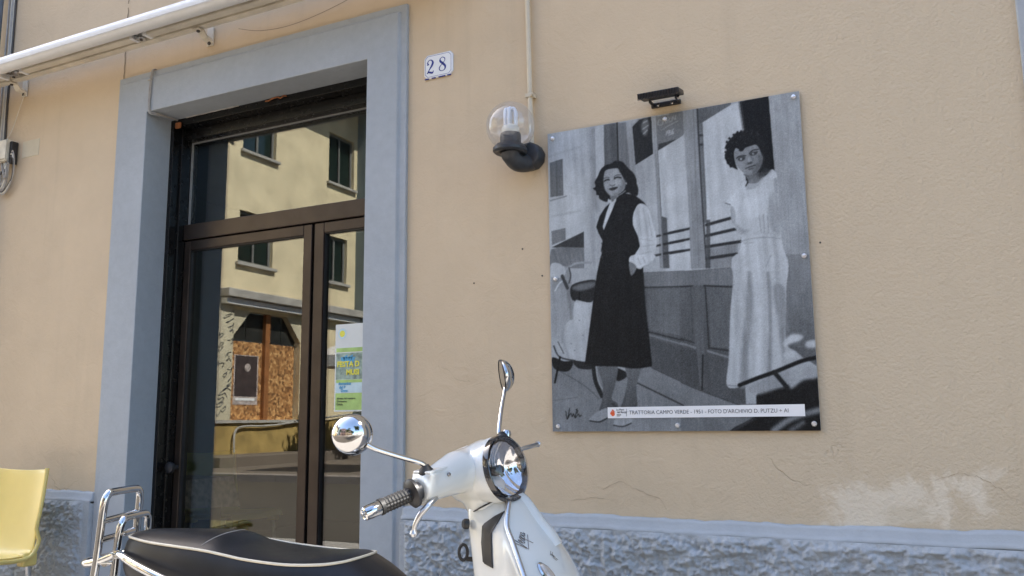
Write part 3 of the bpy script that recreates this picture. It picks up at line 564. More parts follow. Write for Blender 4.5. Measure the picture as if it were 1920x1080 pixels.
# ------------------------------------------------------------------ photo panel: a flat black-and-white print
PRINT=[
('f',(172, 178),2,1,[0,1236,199,1224,151,633,-11,647]),
('s9',148,8,0.7,[151,1197,147,762]),
('s4.5',138,4,0.6,[4,1110,179,1136]),
('f',104,1.5,1,[8,1083,66,1092,66,939,8,938]),
('s3.2',88,3,1,[38,1086,38,940]),
('s5.8',132,3,1,[8,924,79,934]),
('f',112,1.5,1,[10,798,72,804,72,756,12,740]),
('s4.5',146,4,1,[12,858,139,867]),
('f',60,1.5,1,[10,731,151,781,151,715,64,722]),
('f',112,3,1,[8,724,50,729,153,714,161,632,-11,647]),
('s5.8',78,4,0.6,[20,717,30,678]),
('s5.8',107,4,0.6,[28,690,40,668]),
('s5.8',136,4,0.6,[38,691,48,658]),
('s5.8',105,4,0.6,[48,693,58,649]),
('s5.8',134,4,0.6,[58,694,68,666]),
('s5.8',103,4,0.6,[66,695,77,657]),
('s5.8',132,4,0.6,[76,696,86,647]),
('s5.8',101,4,0.6,[86,697,96,664]),
('s5.8',130,4,0.6,[95,698,105,655]),
('s5.8',99,4,0.6,[105,699,114,645]),
('s5.8',128,4,0.6,[114,700,123,662]),
('s5.8',97,4,0.6,[123,702,133,653]),
('s5.8',126,4,0.6,[133,703,141,643]),
('s5.8',95,4,0.6,[141,704,151,660]),
('f',164,2,1,[161,1209,206,1207,203,628,149,633]),
('f',128,7,0.8,[186,1205,210,1205,212,849,190,879]),
('s11.6',132,8,0.7,[193,989,191,649]),
('f',168,2,1,[209,1205,246,1204,244,981,208,959]),
('f',86,3,1,[246,1205,298,1204,300,1015,244,1023]),
('s5.8',108,5,0.6,[262,1200,264,1061]),
('s5.2',68,5,0.6,[284,1199,286,1064]),
('s7.7',42,2,1,[302,1203,302,1028]),
('f',110,2,1,[306,1202,340,1201,356,966,306,1027]),
('f',140,2,1,[338,1201,367,1203,373,964,350,980]),
('f',42,1.5,1,[364,1176,388,1202,442,1205,444,1054,372,1021]),
('s5.8',140,3,1,[360,1180,389,1200]),
('c',96,4,1,[407,1194,423,1201,432,1181,428,1157,417,1131,404,1144,400,1170]),
('s4.5',150,3,1,[409,1185,425,1191]),
('s4.5',150,3,1,[406,1160,429,1172]),
('s4.5',150,3,1,[408,1141,424,1153]),
('f',(156, 168),2,1,[374,1020,444,1054,452,953,460,728,462,605,421,609,378,903]),
('s6.5',140,6,0.6,[398,1007,404,630]),
('s6.5',142,6,0.6,[428,1003,432,627]),
('s6.5',172,6,0.6,[444,1000,450,626]),
('f',138,1.5,1,[444,1204,460,1204,466,951,474,604,454,606,452,953]),
('s3.2',86,2,1,[462,1202,466,924,470,611]),
('f',106,1.5,1,[462,1203,568,1203,564,1106,464,1090]),
('f',106,1.5,1,[511,1207,566,1206,568,1114,506,1091]),
('f',60,1.5,1,[466,1091,538,1100,564,1110,564,1105,464,1065]),
('f',(180, 186),1.5,1,[464,1063,568,1112,574,578,479,582,470,775]),
('s6.6',158,6,0.7,[488,1024,484,600]),
('s6.6',196,6,0.7,[509,1021,506,598]),
('s6.6',165,6,0.7,[529,1018,528,596]),
('s6.6',172,6,0.7,[552,1015,551,594]),
('f',84,2,1,[468,806,488,797,491,603,468,605]),
('s9',50,1.5,1,[475,735,549,743]),
('s8.4',62,1.5,1,[440,730,460,732]),
('s9',50,1.5,1,[473,697,548,704]),
('s8.4',62,1.5,1,[440,693,458,695]),
('s9',50,1.5,1,[472,661,546,665]),
('s8.4',62,1.5,1,[438,657,458,659]),
('s9',50,1.5,1,[499,738,574,746]),
('s9',50,1.5,1,[498,699,572,707]),
('s9',50,1.5,1,[496,660,570,666]),
('s3.2',158,1.5,0.8,[482,1182,471,1186,468,1168,481,1164]),
('s3.2',158,1.5,0.8,[485,1166,493,1188,500,1169]),
('s3.2',158,1.5,0.8,[505,1171,506,1190,516,1185,507,1180,519,1171]),
('s3.2',158,1.5,0.8,[524,1173,526,1190,536,1176,538,1194]),
('s3.2',158,1.5,0.8,[480,1143,507,1156,547,1170]),
('s3.2',180,1,0.9,[498,1120,501,1135]),
('s3.2',180,1,0.9,[509,1129,504,1128,505,1137,511,1136,509,1119]),
('s3.2',180,1,0.9,[517,1137,513,1136,513,1129,518,1128,517,1121,513,1121]),
('s3.2',180,1,0.9,[527,1140,521,1132,522,1122,527,1124,526,1130,522,1129]),
('f',136,1.5,1,[568,1206,620,1206,624,903,624,591,572,596,574,845]),
('s3.2',118,3,1,[608,1204,602,599]),
('s2.6',150,3,1,[582,1205,580,601]),
('f',92,1.5,1,[622,1205,750,1207,748,1196,640,1147,622,1136]),
('f',104,2,1,[620,1142,642,1146,644,760,630,761]),
('s5.8',58,2,1,[622,1204,624,929,630,597]),
('s9',62,2,1,[626,1099,638,1098]),
('s9',62,2,1,[624,1063,636,1062]),
('f',(182, 176),1.5,1,[641,1148,748,1197,780,1203,788,1082,790,881,746,623,634,634,641,837]),
('s11.6',160,7,0.6,[660,1120,656,771]),
('s7.7',196,7,0.6,[680,1143,678,781]),
('s9',158,7,0.6,[700,1159,700,867]),
('s6.5',194,7,0.6,[718,1169,720,878]),
('s6.5',164,7,0.6,[734,1172,736,939]),
('s10.3',172,7,0.6,[755,1182,764,1089]),
('s11.6',160,7,0.6,[658,771,657,644]),
('s9',158,7,0.6,[696,754,692,641]),
('s3.9',96,2,1,[778,1204,788,1085]),
('f',25,1.5,1,[781,1205,887,1207,893,922,788,888,791,1091]),
('s3.9',58,2,1,[787,1204,794,1091]),
('f',118,4,0.8,[632,663,750,673,738,581,624,591]),
('s11.6',48,2,1,[637,753,730,769]),
('s11.6',48,2,1,[635,712,744,726]),
('s11.6',48,2,1,[634,671,760,678]),
('s11.6',48,2,1,[632,627,742,633]),
('f',70,3,0.8,[638,773,652,771,644,589,626,591]),
('f',(150, 142),2,1,[886,1206,1000,1208,996,558,897,567,902,804,892,925]),
('s5.2',132,6,0.5,[911,1186,913,1141]),
('s5.2',169,6,0.5,[940,1056,942,1012]),
('s5.2',158,6,0.5,[968,929,970,885]),
('s5.2',147,6,0.5,[910,815,912,772]),
('s5.2',136,6,0.5,[938,691,940,648]),
('s5.2',173,6,0.5,[911,1132,913,1087]),
('s5.2',162,6,0.5,[940,1003,942,959]),
('s5.2',151,6,0.5,[968,876,970,833]),
('s5.2',140,6,0.5,[910,763,912,719]),
('s5.2',177,6,0.5,[938,640,940,597]),
('s5.2',166,6,0.5,[911,1078,913,1033]),
('s5.2',155,6,0.5,[940,950,942,906]),
('s5.2',144,6,0.5,[966,824,968,781]),
('s5.2',133,6,0.5,[910,711,912,668]),
('s5.2',170,6,0.5,[970,1139,972,1094]),
('s5.2',159,6,0.5,[911,1024,913,980]),
('f',(126, 88),3,1,[899,617,1000,607,996,216,887,302]),
('s5.2',84,5,0.55,[914,573,915,549]),
('s5.2',125,5,0.55,[937,522,938,498]),
('s5.2',90,5,0.55,[960,470,962,447]),
('s5.2',131,5,0.55,[906,425,907,401]),
('s5.2',96,5,0.55,[929,375,930,351]),
('s5.2',137,5,0.55,[966,560,968,536]),
('s5.2',102,5,0.55,[911,515,912,491]),
('s5.2',143,5,0.55,[935,463,936,440]),
('s5.2',108,5,0.55,[958,413,959,389]),
('s5.2',149,5,0.55,[904,367,904,344]),
('s5.2',114,5,0.55,[941,553,942,529]),
('s5.2',155,5,0.55,[964,501,964,478]),
('s5.2',120,5,0.55,[909,456,910,433]),
('s5.2',85,5,0.55,[933,406,934,382]),
('s5.2',126,5,0.55,[956,355,957,332]),
('s5.2',91,5,0.55,[915,546,916,522]),
('s5.2',132,5,0.55,[939,495,939,471]),
('s5.2',97,5,0.55,[962,444,962,420]),
('f',(98, 70),1.5,1,[365,598,580,587,746,586,748,74,596,141,384,237]),
('f',114,1.5,1,[384,595,543,590,541,532,389,542]),
('f',100,2,1,[397,529,522,522,522,349,404,376]),
('s4.5',50,1.5,1,[392,538,540,530]),
('s5.2',48,1.5,1,[404,368,532,330]),
('s6.5',116,1.5,1,[404,357,531,315]),
('f',76,2,1,[408,343,531,303,526,179,411,240]),
('f',110,1.5,1,[534,587,732,581,724,521,532,534]),
('f',92,2,1,[576,531,616,530,602,154,574,167]),
('s5.2',46,1.5,1,[532,530,574,529]),
('s5.8',44,1.5,1,[618,527,724,514]),
('s3.2',70,1.5,1,[568,522,568,329]),
('s5.2',48,1.5,1,[622,523,626,299]),
('f',94,2,1,[631,516,724,509,696,294,635,302]),
('s4.5',48,1.5,1,[524,337,572,320]),
('s6.5',118,1.5,1,[523,321,576,301]),
('s5.2',46,1.5,1,[626,298,698,285]),
('s6.5',122,1.5,1,[620,287,696,261]),
('f',72,2,1,[522,304,578,292,588,150,517,179]),
('f',78,2,1,[608,271,696,254,684,154,736,88,602,146]),
('s5.8',36,1.5,1,[602,273,594,145]),
('f',(112, 122),3,1,[-4,265,201,258,360,186,523,99,518,-10,-8,-9]),
('f',104,3,1,[514,99,852,93,708,-10,509,-10]),
('f',116,2,1,[355,238,407,237,526,178,522,96,350,181]),
('f',112,2,1,[517,178,596,144,736,88,736,83,513,91]),
('s5.2',48,1.5,1,[350,180,522,94]),
('s3.2',52,1.5,1,[407,235,526,176]),
('s3.2',50,1.5,1,[517,177,594,143,730,89]),
('s4.5',84,4,0.5,[18,225,52,215]),
('s4.5',127,4,0.5,[109,164,143,150]),
('s4.5',100,4,0.5,[198,105,232,93]),
('s4.5',143,4,0.5,[284,48,316,39]),
('s4.5',116,4,0.5,[376,197,408,182]),
('s4.5',89,4,0.5,[458,140,489,127]),
('s4.5',132,4,0.5,[76,91,111,80]),
('s4.5',105,4,0.5,[165,33,199,18]),
('s4.5',148,4,0.5,[258,184,292,170]),
('s4.5',121,4,0.5,[344,126,376,115]),
('s4.5',94,4,0.5,[427,69,458,61]),
('s4.5',137,4,0.5,[42,17,78,4]),
('s4.5',110,4,0.5,[137,171,172,158]),
('s4.5',153,4,0.5,[226,112,260,102]),
('s4.5',126,4,0.5,[312,55,344,41]),
('s4.5',99,4,0.5,[403,203,434,190]),
('s4.5',142,4,0.5,[484,146,515,135]),
('s4.5',115,4,0.5,[105,97,139,82]),
('s4.5',88,4,0.5,[194,40,227,27]),
('s4.5',131,4,0.5,[286,190,318,179]),
('s4.5',104,4,0.5,[371,132,403,123]),
('s4.5',147,4,0.5,[452,76,484,63]),
('s4.5',120,4,0.5,[72,24,106,12]),
('s4.5',93,4,0.5,[167,177,201,167]),
('s4.5',136,4,0.5,[254,118,286,104]),
('s4.5',109,4,0.5,[338,61,371,49]),
('s3.2',70,2,0.7,[42,231,137,176,197,123]),
('s2.6',78,2,0.6,[8,121,108,131]),
('s4.5',80,4,0.6,[532,83,560,50]),
('s4.5',123,4,0.6,[558,64,588,21]),
('s4.5',106,4,0.6,[586,81,614,23]),
('s4.5',89,4,0.6,[614,62,642,25]),
('s4.5',132,4,0.6,[642,79,669,26]),
('s4.5',115,4,0.6,[668,60,696,28]),
('s4.5',98,4,0.6,[694,77,722,29]),
('s4.5',81,4,0.6,[720,59,748,31]),
('f',(132, 150),3,1,[6,655,77,649,110,518,79,407,52,342,4,345]),
('s10.3',160,8,0.6,[38,557,42,369]),
('s6.5',92,5,0.7,[75,581,92,433]),
('c',(176, 160),2,1,[110,508,176,484,155,337,145,267,83,280,56,342,58,402,79,430,99,439]),
('s3.9',110,4,0.7,[58,402,54,355,76,285]),
('s3.2',110,2,1,[121,431,125,428]),
('s3.2',110,2,1,[135,371,139,368]),
('s3.2',110,2,1,[98,314,102,311]),
('s3.2',110,2,1,[84,341,89,338]),
('c',172,2,1,[6,662,40,663,70,636,56,607,6,611]),
('s8.4',146,1.5,1,[68,636,91,647,119,657,178,654]),
('s6.5',70,1.5,1,[84,641,90,607,83,581]),
('s5.8',192,1.5,1,[22,554,40,581,66,597]),
('s14.2',62,1.5,1,[54,610,75,561]),
('c',44,1.5,1,[88,560,116,579,193,583,191,539,178,499,127,502,93,515]),
('c',98,4,1,[95,558,125,572,189,576,187,556,127,546]),
('s3.9',20,1.5,1,[125,541,125,509]),
('s9',172,1.5,1,[113,506,175,487]),
('s5.8',56,1.5,1,[12,334,36,290,101,273]),
('s3.2',60,1.5,1,[30,350,54,303]),
('c',32,1.5,1,[6,290,54,273,94,271,75,235,32,235,6,255]),
('s8.4',24,1.5,1,[38,289,14,191]),
('c',40,1.5,1,[94,273,169,259,169,238,114,243]),
('s16.8',38,1.5,1,[177,249,184,191,209,134]),
('s4.5',146,1.5,1,[188,248,195,194,211,161]),
('c',34,1.5,1,[268,237,308,222,308,202,270,190]),
('c',(92, 74),2,1,[196,255,272,252,266,188,248,125,266,109,268,89,203,66,196,82,209,117,214,174]),
('c',(94, 72),2,1,[308,244,366,242,347,167,348,102,336,83,284,83,290,109,302,143,312,190]),
('s12.9',96,7,0.6,[222,237,227,154,217,91]),
('s12.9',96,7,0.6,[334,227,320,152,308,96]),
('c',142,1.5,1,[157,51,188,74,228,88,229,53,202,37,161,37]),
('s5.2',42,1.5,1,[157,41,195,37,229,51]),
('s9',58,1.5,1,[250,103,268,90]),
('c',142,1.5,1,[252,34,268,48,324,48,322,32,294,19,258,19]),
('s4.5',42,1.5,1,[252,24,288,19,322,31]),
('f',27,1.5,1,[223,685,213,643,203,617,184,513,159,363,141,257,180,249,274,244,328,234,368,234,411,240,404,338,393,465,389,608,382,670]),
('s7.7',35,6,0.6,[254,593,239,256]),
('f',31,1.5,1,[288,897,316,917,367,901,403,866,420,833,403,856,376,862,358,832,353,786,372,738,379,698,356,667,332,644,334,613,206,625,216,667,224,686,220,697,228,736,212,768,203,793,218,835,242,867,266,885]),
('c',182,1.5,1,[376,862,404,859,421,831,434,777,444,730,444,697,432,660,403,638,381,611,355,621,334,646,356,667,379,698,376,734,357,779,355,819]),
('s3.2',150,3,0.7,[376,850,385,736]),
('s3.2',150,3,0.7,[396,847,412,733]),
('s3.2',150,3,0.7,[414,825,428,732]),
('s3.2',150,3,0.7,[382,727,430,715]),
('s3.2',150,3,0.7,[391,696,434,699]),
('s3.2',150,3,0.7,[370,666,423,674]),
('s3.2',150,3,0.7,[369,646,403,669]),
('c',192,1.5,1,[334,644,350,667,436,659,414,630,360,617]),
('s2.6',150,1.5,1,[369,655,378,628]),
('s2.6',150,1.5,1,[389,656,398,630]),
('c',112,1.5,1,[334,641,363,619,340,587]),
('f',192,1.5,1,[266,890,286,888,274,859,234,778,230,793,244,839]),
('c',33,1.2,1,[274,1042,286,1049,302,1048,322,1039,340,1015,362,991,374,963,375,944,380,924,376,899,357,901,338,915,314,907,288,903,270,900,252,889,235,894,219,906,217,919,207,923,206,937,193,951,204,956,202,977,215,997,226,1020,246,1037]),
('s2.7',46,4,0.7,[250,1026,228,993,214,961]),
('s3.2',45,4,0.7,[326,1022,354,970,363,931]),
('c',104,1.5,1,[266,913,298,918,290,898,274,886,266,900]),
('c',140,1.2,1,[242,1003,250,1017,272,1020,298,1018,306,1003,314,990,324,967,328,950,322,929,298,913,276,909,264,913,248,932,240,955,239,977]),
('c',104,5,0.8,[308,967,328,967,324,934,298,913,272,910,282,920,304,929]),
('c',156,5,0.8,[250,1004,274,1014,296,1011,294,995,272,991,252,992]),
('c',152,4,0.7,[244,964,258,964,258,945,250,936,244,947]),
('c',150,4,0.7,[286,968,312,969,312,947,290,953]),
('s5.5',58,1.8,1,[242,973,250,978,264,976]),
('s5.9',56,1.8,1,[284,978,296,982,312,977]),
('s2.3',30,1.2,1,[244,976,262,978]),
('s2.3',30,1.2,1,[284,981,298,983,310,980]),
('s2',62,1.2,1,[242,985,254,988,264,984]),
('s2.5',48,1.2,1,[282,984,292,991,310,990]),
('c',160,2.5,1,[268,982,276,981,284,961,274,956,266,961]),
('s3',82,1.8,1,[264,956,274,950,286,954]),
('s1.8',112,2,0.7,[278,976,284,963]),
('s1.8',112,2,0.6,[252,936,256,943]),
('c',52,1.2,1,[260,940,272,944,282,944,298,943,290,935,274,931,266,934]),
('s1.1',34,1,1,[260,939,278,939,296,942]),
('s1.8',98,2,0.7,[302,933,308,941,300,951]),
('s2.7',118,3,0.7,[268,926,284,926]),
('c',140,1.5,1,[328,956,334,956,334,948,328,950]),
('c',186,1.2,1,[254,889,258,901,272,884,286,899,288,888,274,877,264,884]),
('s2.3',186,1.2,1,[294,906,314,915,328,924]),
('c',(180, 172),2,1,[738,632,724,535,708,413,696,263,684,161,732,155,782,170,834,195,886,225,897,360,907,490,908,616]),
('c',128,5,0.8,[783,585,791,438,766,284,757,174,730,156,742,285,763,440]),
('c',122,4,0.8,[844,580,856,494,840,204,826,198,842,375]),
('c',122,5,0.85,[864,505,904,478,886,225,879,278,870,403]),
('s9',160,6,0.6,[753,588,728,382,706,178]),
('s12.9',192,8,0.6,[814,570,810,377,789,188]),
('c',186,1.5,1,[794,901,763,885,740,856,708,828,728,817,728,781,734,743,757,703,760,672,740,612,730,578,904,563,902,663,900,767,899,891,892,922,878,929,850,898,822,870,787,869]),
('c',152,5,0.8,[874,845,899,835,898,694,872,703,858,748,862,797]),
('c',150,3,1,[886,893,899,891,899,842,887,849]),
('s3.9',140,3,0.8,[844,768,844,700]),
('s3.9',140,3,0.8,[828,770,832,707]),
('s3.9',140,3,0.8,[858,760,858,698]),
('s3.9',140,3,0.8,[862,618,842,578]),
('c',150,4,0.8,[738,749,773,720,797,716,766,702,754,710]),
('s6.5',164,4,0.7,[760,693,826,702,895,691]),
('s3.2',146,2,1,[770,671,806,669]),
('s2.6',60,1.2,1,[710,827,728,818]),
('s3.9',150,3,1,[730,800,732,750]),
('c',(90, 112),2,1,[781,929,806,919,832,929,856,923,878,929,846,904,832,889,812,887,796,894,795,905]),
('c',52,6,0.8,[836,944,878,931,868,919,842,907,830,918]),
('s4.1',34,1.5,1,[793,902,794,894,787,881]),
('c',29,1.5,1,[765,1088,785,1089,810,1092,832,1084,848,1070,858,1043,862,1016,860,953,848,933,836,930,828,1032,806,1031,783,1012,770,1015,760,1029,752,1015,753,983,760,950,767,939,762,945,748,954,730,968,720,988,716,1006,724,1026,720,1042,736,1063,752,1078]),
('c',30,1.2,1,[722,1058,728,1063,732,1056,726,1052]),
('c',88,1.5,0.6,[732,1053,734,1055,736,1052]),
('c',30,1.2,1,[718,1036,724,1040,728,1034,722,1030]),
('c',88,1.5,0.6,[728,1031,730,1033,732,1030]),
('c',30,1.2,1,[716,1020,720,1025,724,1019,720,1014]),
('c',88,1.5,0.6,[724,1016,726,1018,728,1014]),
('c',30,1.2,1,[716,997,722,1002,726,996,720,991]),
('c',88,1.5,0.6,[726,993,728,995,730,991]),
('c',30,1.2,1,[722,978,726,983,732,977,726,972]),
('c',88,1.5,0.6,[730,974,734,976,736,972]),
('c',30,1.2,1,[732,963,736,968,742,962,736,957]),
('c',88,1.5,0.6,[740,959,744,961,746,957]),
('c',30,1.2,1,[732,1070,738,1075,742,1068,738,1064]),
('c',88,1.5,0.6,[742,1065,744,1067,746,1064]),
('c',30,1.2,1,[748,1081,754,1086,759,1080,754,1075]),
('c',88,1.5,0.6,[758,1076,761,1078,762,1075]),
('c',30,1.2,1,[763,1089,768,1094,772,1088,767,1083]),
('c',88,1.5,0.6,[771,1085,774,1086,776,1083]),
('c',30,1.2,1,[776,1090,781,1095,785,1089,780,1084]),
('c',88,1.5,0.6,[784,1086,787,1088,789,1084]),
('c',30,1.2,1,[791,1090,796,1095,800,1089,795,1084]),
('c',88,1.5,0.6,[800,1086,802,1087,804,1084]),
('c',30,1.2,1,[810,1092,814,1096,818,1090,814,1085]),
('c',88,1.5,0.6,[818,1087,822,1089,822,1085]),
('c',30,1.2,1,[828,1082,834,1086,838,1080,832,1076]),
('c',88,1.5,0.6,[838,1077,840,1079,842,1076]),
('s2',82,2,0.7,[791,1045,795,1040]),
('s2',82,2,0.7,[816,1079,820,1074]),
('s2',82,2,0.7,[838,1072,844,1067]),
('s2',82,2,0.7,[759,1052,764,1047]),
('s2',82,2,0.7,[777,1072,782,1067]),
('s2',82,2,0.7,[744,1055,748,1050]),
('s2',82,2,0.7,[742,1012,746,1007]),
('c',128,1.2,1,[753,1015,762,1027,770,1015,783,1014,792,1024,812,1029,830,1031,840,1019,848,995,852,973,844,947,826,925,808,918,791,923,773,942,759,964,753,987]),
('c',82,6,0.8,[830,989,852,986,846,946,826,925,806,918,798,922,820,939]),
('c',138,4,0.8,[760,980,781,972,784,956,777,945,763,959]),
('c',134,4,0.8,[792,1015,810,1021,808,1002,797,994]),
('c',124,4,0.7,[818,982,836,984,838,966,824,959]),
('c',130,4,0.8,[794,936,810,936,812,925,800,924]),
('s3.2',160,1.5,1,[761,1020,768,1022]),
('c',58,2,1,[763,985,774,994,789,990,790,984,783,978,771,977]),
('c',150,1,1,[772,988,779,988,777,981,773,981]),
('c',58,2,1,[806,996,816,1005,836,1005,834,998,826,992,816,991]),
('c',150,1,1,[816,1001,822,1001,822,994,818,994]),
('s4.6',42,1.4,1,[760,990,770,996,792,995]),
('s4.3',42,1.4,1,[806,1001,818,1011,838,1012]),
('c',70,2,1,[792,965,802,971,816,968,810,960,798,961]),
('c',148,2.5,1,[799,985,804,986,808,972,800,969]),
('s3.2',84,3,0.7,[810,992,818,973]),
('s2.7',150,1.5,1,[795,967,797,965]),
('s3.4',40,1.3,1,[790,947,806,951,826,955]),
('c',84,2,1,[798,944,816,948,820,944,808,938]),
('c',150,3,0.8,[730,813,742,799,744,761,738,739,730,769]),
('c',196,5,0.7,[772,827,832,838,854,798,828,763,781,769]),
('s4.5',158,5,0.75,[799,755,802,711]),
('s3.9',150,5,0.75,[816,759,818,703]),
('s5.8',168,5,0.75,[780,857,758,784]),
('s5.2',160,5,0.75,[883,893,874,845]),
('s6.5',196,5,0.75,[846,873,836,812]),
('s9',166,5,0.75,[787,694,772,584]),
('s7.7',196,5,0.75,[812,691,810,581]),
('s7.7',158,5,0.75,[844,687,850,577]),
('s10.3',150,5,0.75,[876,684,883,574]),
('s6.5',160,5,0.75,[750,635,742,587]),
('s4.5',140,2,0.7,[758,678,795,684,848,684,899,674]),
('s7.7',160,6,0.7,[758,612,728,394]),
('s7.7',158,6,0.7,[734,394,706,167]),
('s7.7',196,6,0.7,[764,611,746,441]),
('s10.3',190,6,0.7,[804,595,800,408]),
('s6.5',160,6,0.7,[788,390,770,177]),
('s9',198,6,0.7,[814,437,797,182]),
('s7.7',160,6,0.7,[834,496,824,204]),
('s9',150,6,0.7,[879,576,884,361]),
('s6.5',176,6,0.7,[870,403,862,220]),
('s6.5',190,6,0.7,[718,443,696,167]),
('s3.2',120,2,1,[686,162,732,157]),
('s4.5',44,4,0.7,[316,877,298,746,298,640]),
('s3.2',50,3,0.6,[246,845,226,780,230,733]),
('s2.6',46,2,0.6,[223,687,274,691,344,691]),
('s4.5',60,1.2,1,[224,727,226,724]),
('s4.5',60,1.2,1,[223,697,226,694]),
('s4.5',60,1.2,1,[222,673,225,670]),
('s10.3',36,8,0.6,[210,597,167,259]),
('s10.3',36,8,0.6,[244,594,208,257]),
('s10.3',36,8,0.6,[306,589,288,254]),
('s10.3',36,8,0.6,[347,585,349,252]),
('s10.3',36,8,0.6,[387,582,388,250]),
('c',27,3,1,[783,82,792,134,878,155,936,181,1002,183,994,-11,690,-10,770,48]),
('c',142,5,1,[752,145,810,180,881,207,910,196,901,160,854,144,786,127]),
('c',152,5,1,[904,202,949,217,994,220,992,180,946,172,900,144]),
('s14.2',28,3,1,[728,161,794,185,850,203,905,224,950,240,994,248]),
('s15.5',34,3,1,[850,203,890,149]),
('c',176,4,1,[887,306,917,332,953,326,943,309,909,299,893,288]),
('c',168,4,1,[885,265,919,277,930,257,896,247]),
('c',168,4,1,[962,303,994,308,994,284,964,284]),
('s9',84,4,1,[909,289,936,276,951,252]),
('s19.4',116,5,1,[836,1,900,43,994,71]),
('s7.7',66,4,1,[696,1,775,46]),
('s14.2',120,5,0.7,[892,1,938,29]),
('s2.6',12,0.8,1,[58,79,64,48,74,90,68,55,73,64,80,70,84,57,90,69,95,56,105,87,96,53,110,67,115,58,123,63]),
('s2.6',12,0.8,1,[100,85,108,81,104,70])]

PW, PH = 992, 1207
def paint_print():
    s = 2; st = 2.4; nx, ny = int(PW/st)+1, int(PH/st)+1; Wc, Hc = nx*s, ny*s; k = s/st
    C = np.full((Hc, Wc), 160.0)
    Xg, Yg = np.meshgrid(np.arange(Wc)/k, np.arange(Hc)/k)
    DR = 1+.20*(fbm(Xg/16+Yg/300, Yg/260, 3, 31)-.44)+.10*(fbm(Xg/60, Yg/90, 3, 35)-.44)
    WG = 1+.16*(fbm(Xg/5, Yg/110, 3, 41)-.44)+.22*(fbm(Xg/70, Yg/110, 4, 45)-.44)
    DK = 1+.30*(fbm(Xg/25, Yg/60, 4, 51)-.44)
    def blur(a, r):
        r = int(round(r))
        if r < 1: return a
        for _ in range(2):
            for ax in (0, 1):
                p = np.pad(a, [(r+1, r) if i == ax else (0, 0) for i in (0, 1)], mode='edge'); c = np.cumsum(p, ax)
                a = (c[2*r+1:]-c[:-2*r-1])/(2*r+1) if ax == 0 else (c[:, 2*r+1:]-c[:, :-2*r-1])/(2*r+1)
        return a
    for kind, v, b, op, fl in PRINT:
        P = np.array(fl, float).reshape(-1, 2)*k
        if kind in 'c' or (kind[0] == 's' and len(P) > 2):
            P = np.array([(q.x, q.y) for q in smooth_path([(x, y, 0) for x, y in P], 5, kind == 'c')])
        br = max(.6, b*k*(.5 if b < 4 else .95)); wd = float(kind[1:])*k/2 if kind[0] == 's' else 0; pad = int(br*4+wd+3)
        x0, y0 = np.floor(P.min(0)).astype(int)-pad; x1, y1 = np.ceil(P.max(0)).astype(int)+pad
        x0, y0 = max(0, x0), max(0, y0); x1, y1 = min(Wc, x1), min(Hc, y1)
        if x1 <= x0+2 or y1 <= y0+2: continue
        if kind[0] == 's':
            X, Yy = np.meshgrid(np.arange(x0, x1)+.5, np.arange(y0, y1)+.5); D = np.full(X.shape, 1e9)
            for (ax, ay), (bx, by) in zip(P, P[1:]):
                dx, dy = bx-ax, by-ay; L = dx*dx+dy*dy+1e-9; t = np.clip(((X-ax)*dx+(Yy-ay)*dy)/L, 0, 1); D = np.minimum(D, np.hypot(X-ax-t*dx, Yy-ay-t*dy))
            m = np.clip((wd-D)/1.0+.5, 0, 1)
        else:
            m = np.zeros((y1-y0, x1-x0)); Q = np.roll(P, -1, 0)
            for r in range(y0, y1):
                y = r+.5; c = ((P[:, 1] <= y) & (Q[:, 1] > y)) | ((Q[:, 1] <= y) & (P[:, 1] > y))
                if not c.any(): continue
                xs = np.sort(P[c, 0]+(y-P[c, 1])/(Q[c, 1]-P[c, 1])*(Q[c, 0]-P[c, 0]))
                for a, e in zip(xs[::2], xs[1::2]): m[r-y0, max(0, int(round(a))-x0):max(0, int(round(e))-x0)] = 1
        m = blur(m, br)*op
        if isinstance(v, tuple):
            t = np.clip((np.arange(y0, y1)/k*st/st-P[:, 1].min()/k)/max(1, (P[:, 1].max()-P[:, 1].min())/k), 0, 1)[:, None]; vv = v[1]+(v[0]-v[1])*t
        else: vv = v
        if kind[0] != 's':
            tx_ = DR if np.mean(vv) > 150 else (WG if np.mean(vv) > 60 else DK); vv = vv*tx_[y0:y1, x0:x1]
        C[y0:y1, x0:x1] = C[y0:y1, x0:x1]*(1-m)+vv*m
    C = C*(1+.13*(fbm(Xg/38, Yg/60, 4, 71)-.47))+5*(fbm(Xg/9, Yg/16, 3, 90)-.45)
    C = C.reshape(ny, s, nx, s).mean((1, 3))+RNG.normal(0, 6.5, (ny, nx))
    lin = (np.clip(C, 6, 235)/255)**2.2
    return lin*np.array(1.0), nx, ny
lin, nx, ny = paint_print()
M['print'] = None
t = NT('photo_print'); at = t.n('ShaderNodeVertexColor', layer_name='print'); t.l(at.outputs[0], t.b.inputs['Base Color']); t.b.inputs['Roughness'].default_value = .5; t.b.inputs['Specular IOR Level'].default_value = .2
t.l(t.bump(t.noise(t.obj(), 420, 2, .5), .05, .001), t.b.inputs['Normal']); M['print'] = t.m
PX0, PZ0 = -1.3665, 1.043
PN = empty('photo_panel', (-.87, 0, 1.043)); tag(PN, 'large black and white photo panel of two women at a doorway', 'photo panel')
M['panel_edge'] = pm('aluminium_composite', (.55, .56, .57), .4, .3, .08, 10)
build(MB().box(PX0, PX0+PW/1000, -.0112, -.006, PZ0, PZ0+PH/1000), 'backing_board', M['panel_edge'], PN)
P = np.zeros((ny, nx, 3)); P[..., 0] = PX0+np.linspace(0, PW/1000, nx)[None, :]; P[..., 1] = -.0120; P[..., 2] = PZ0+np.linspace(0, PH/1000, ny)[:, None]
col = np.ones((ny, nx, 4)); col[..., 0] = lin*.94; col[..., 1] = lin*1.02; col[..., 2] = lin*1.08
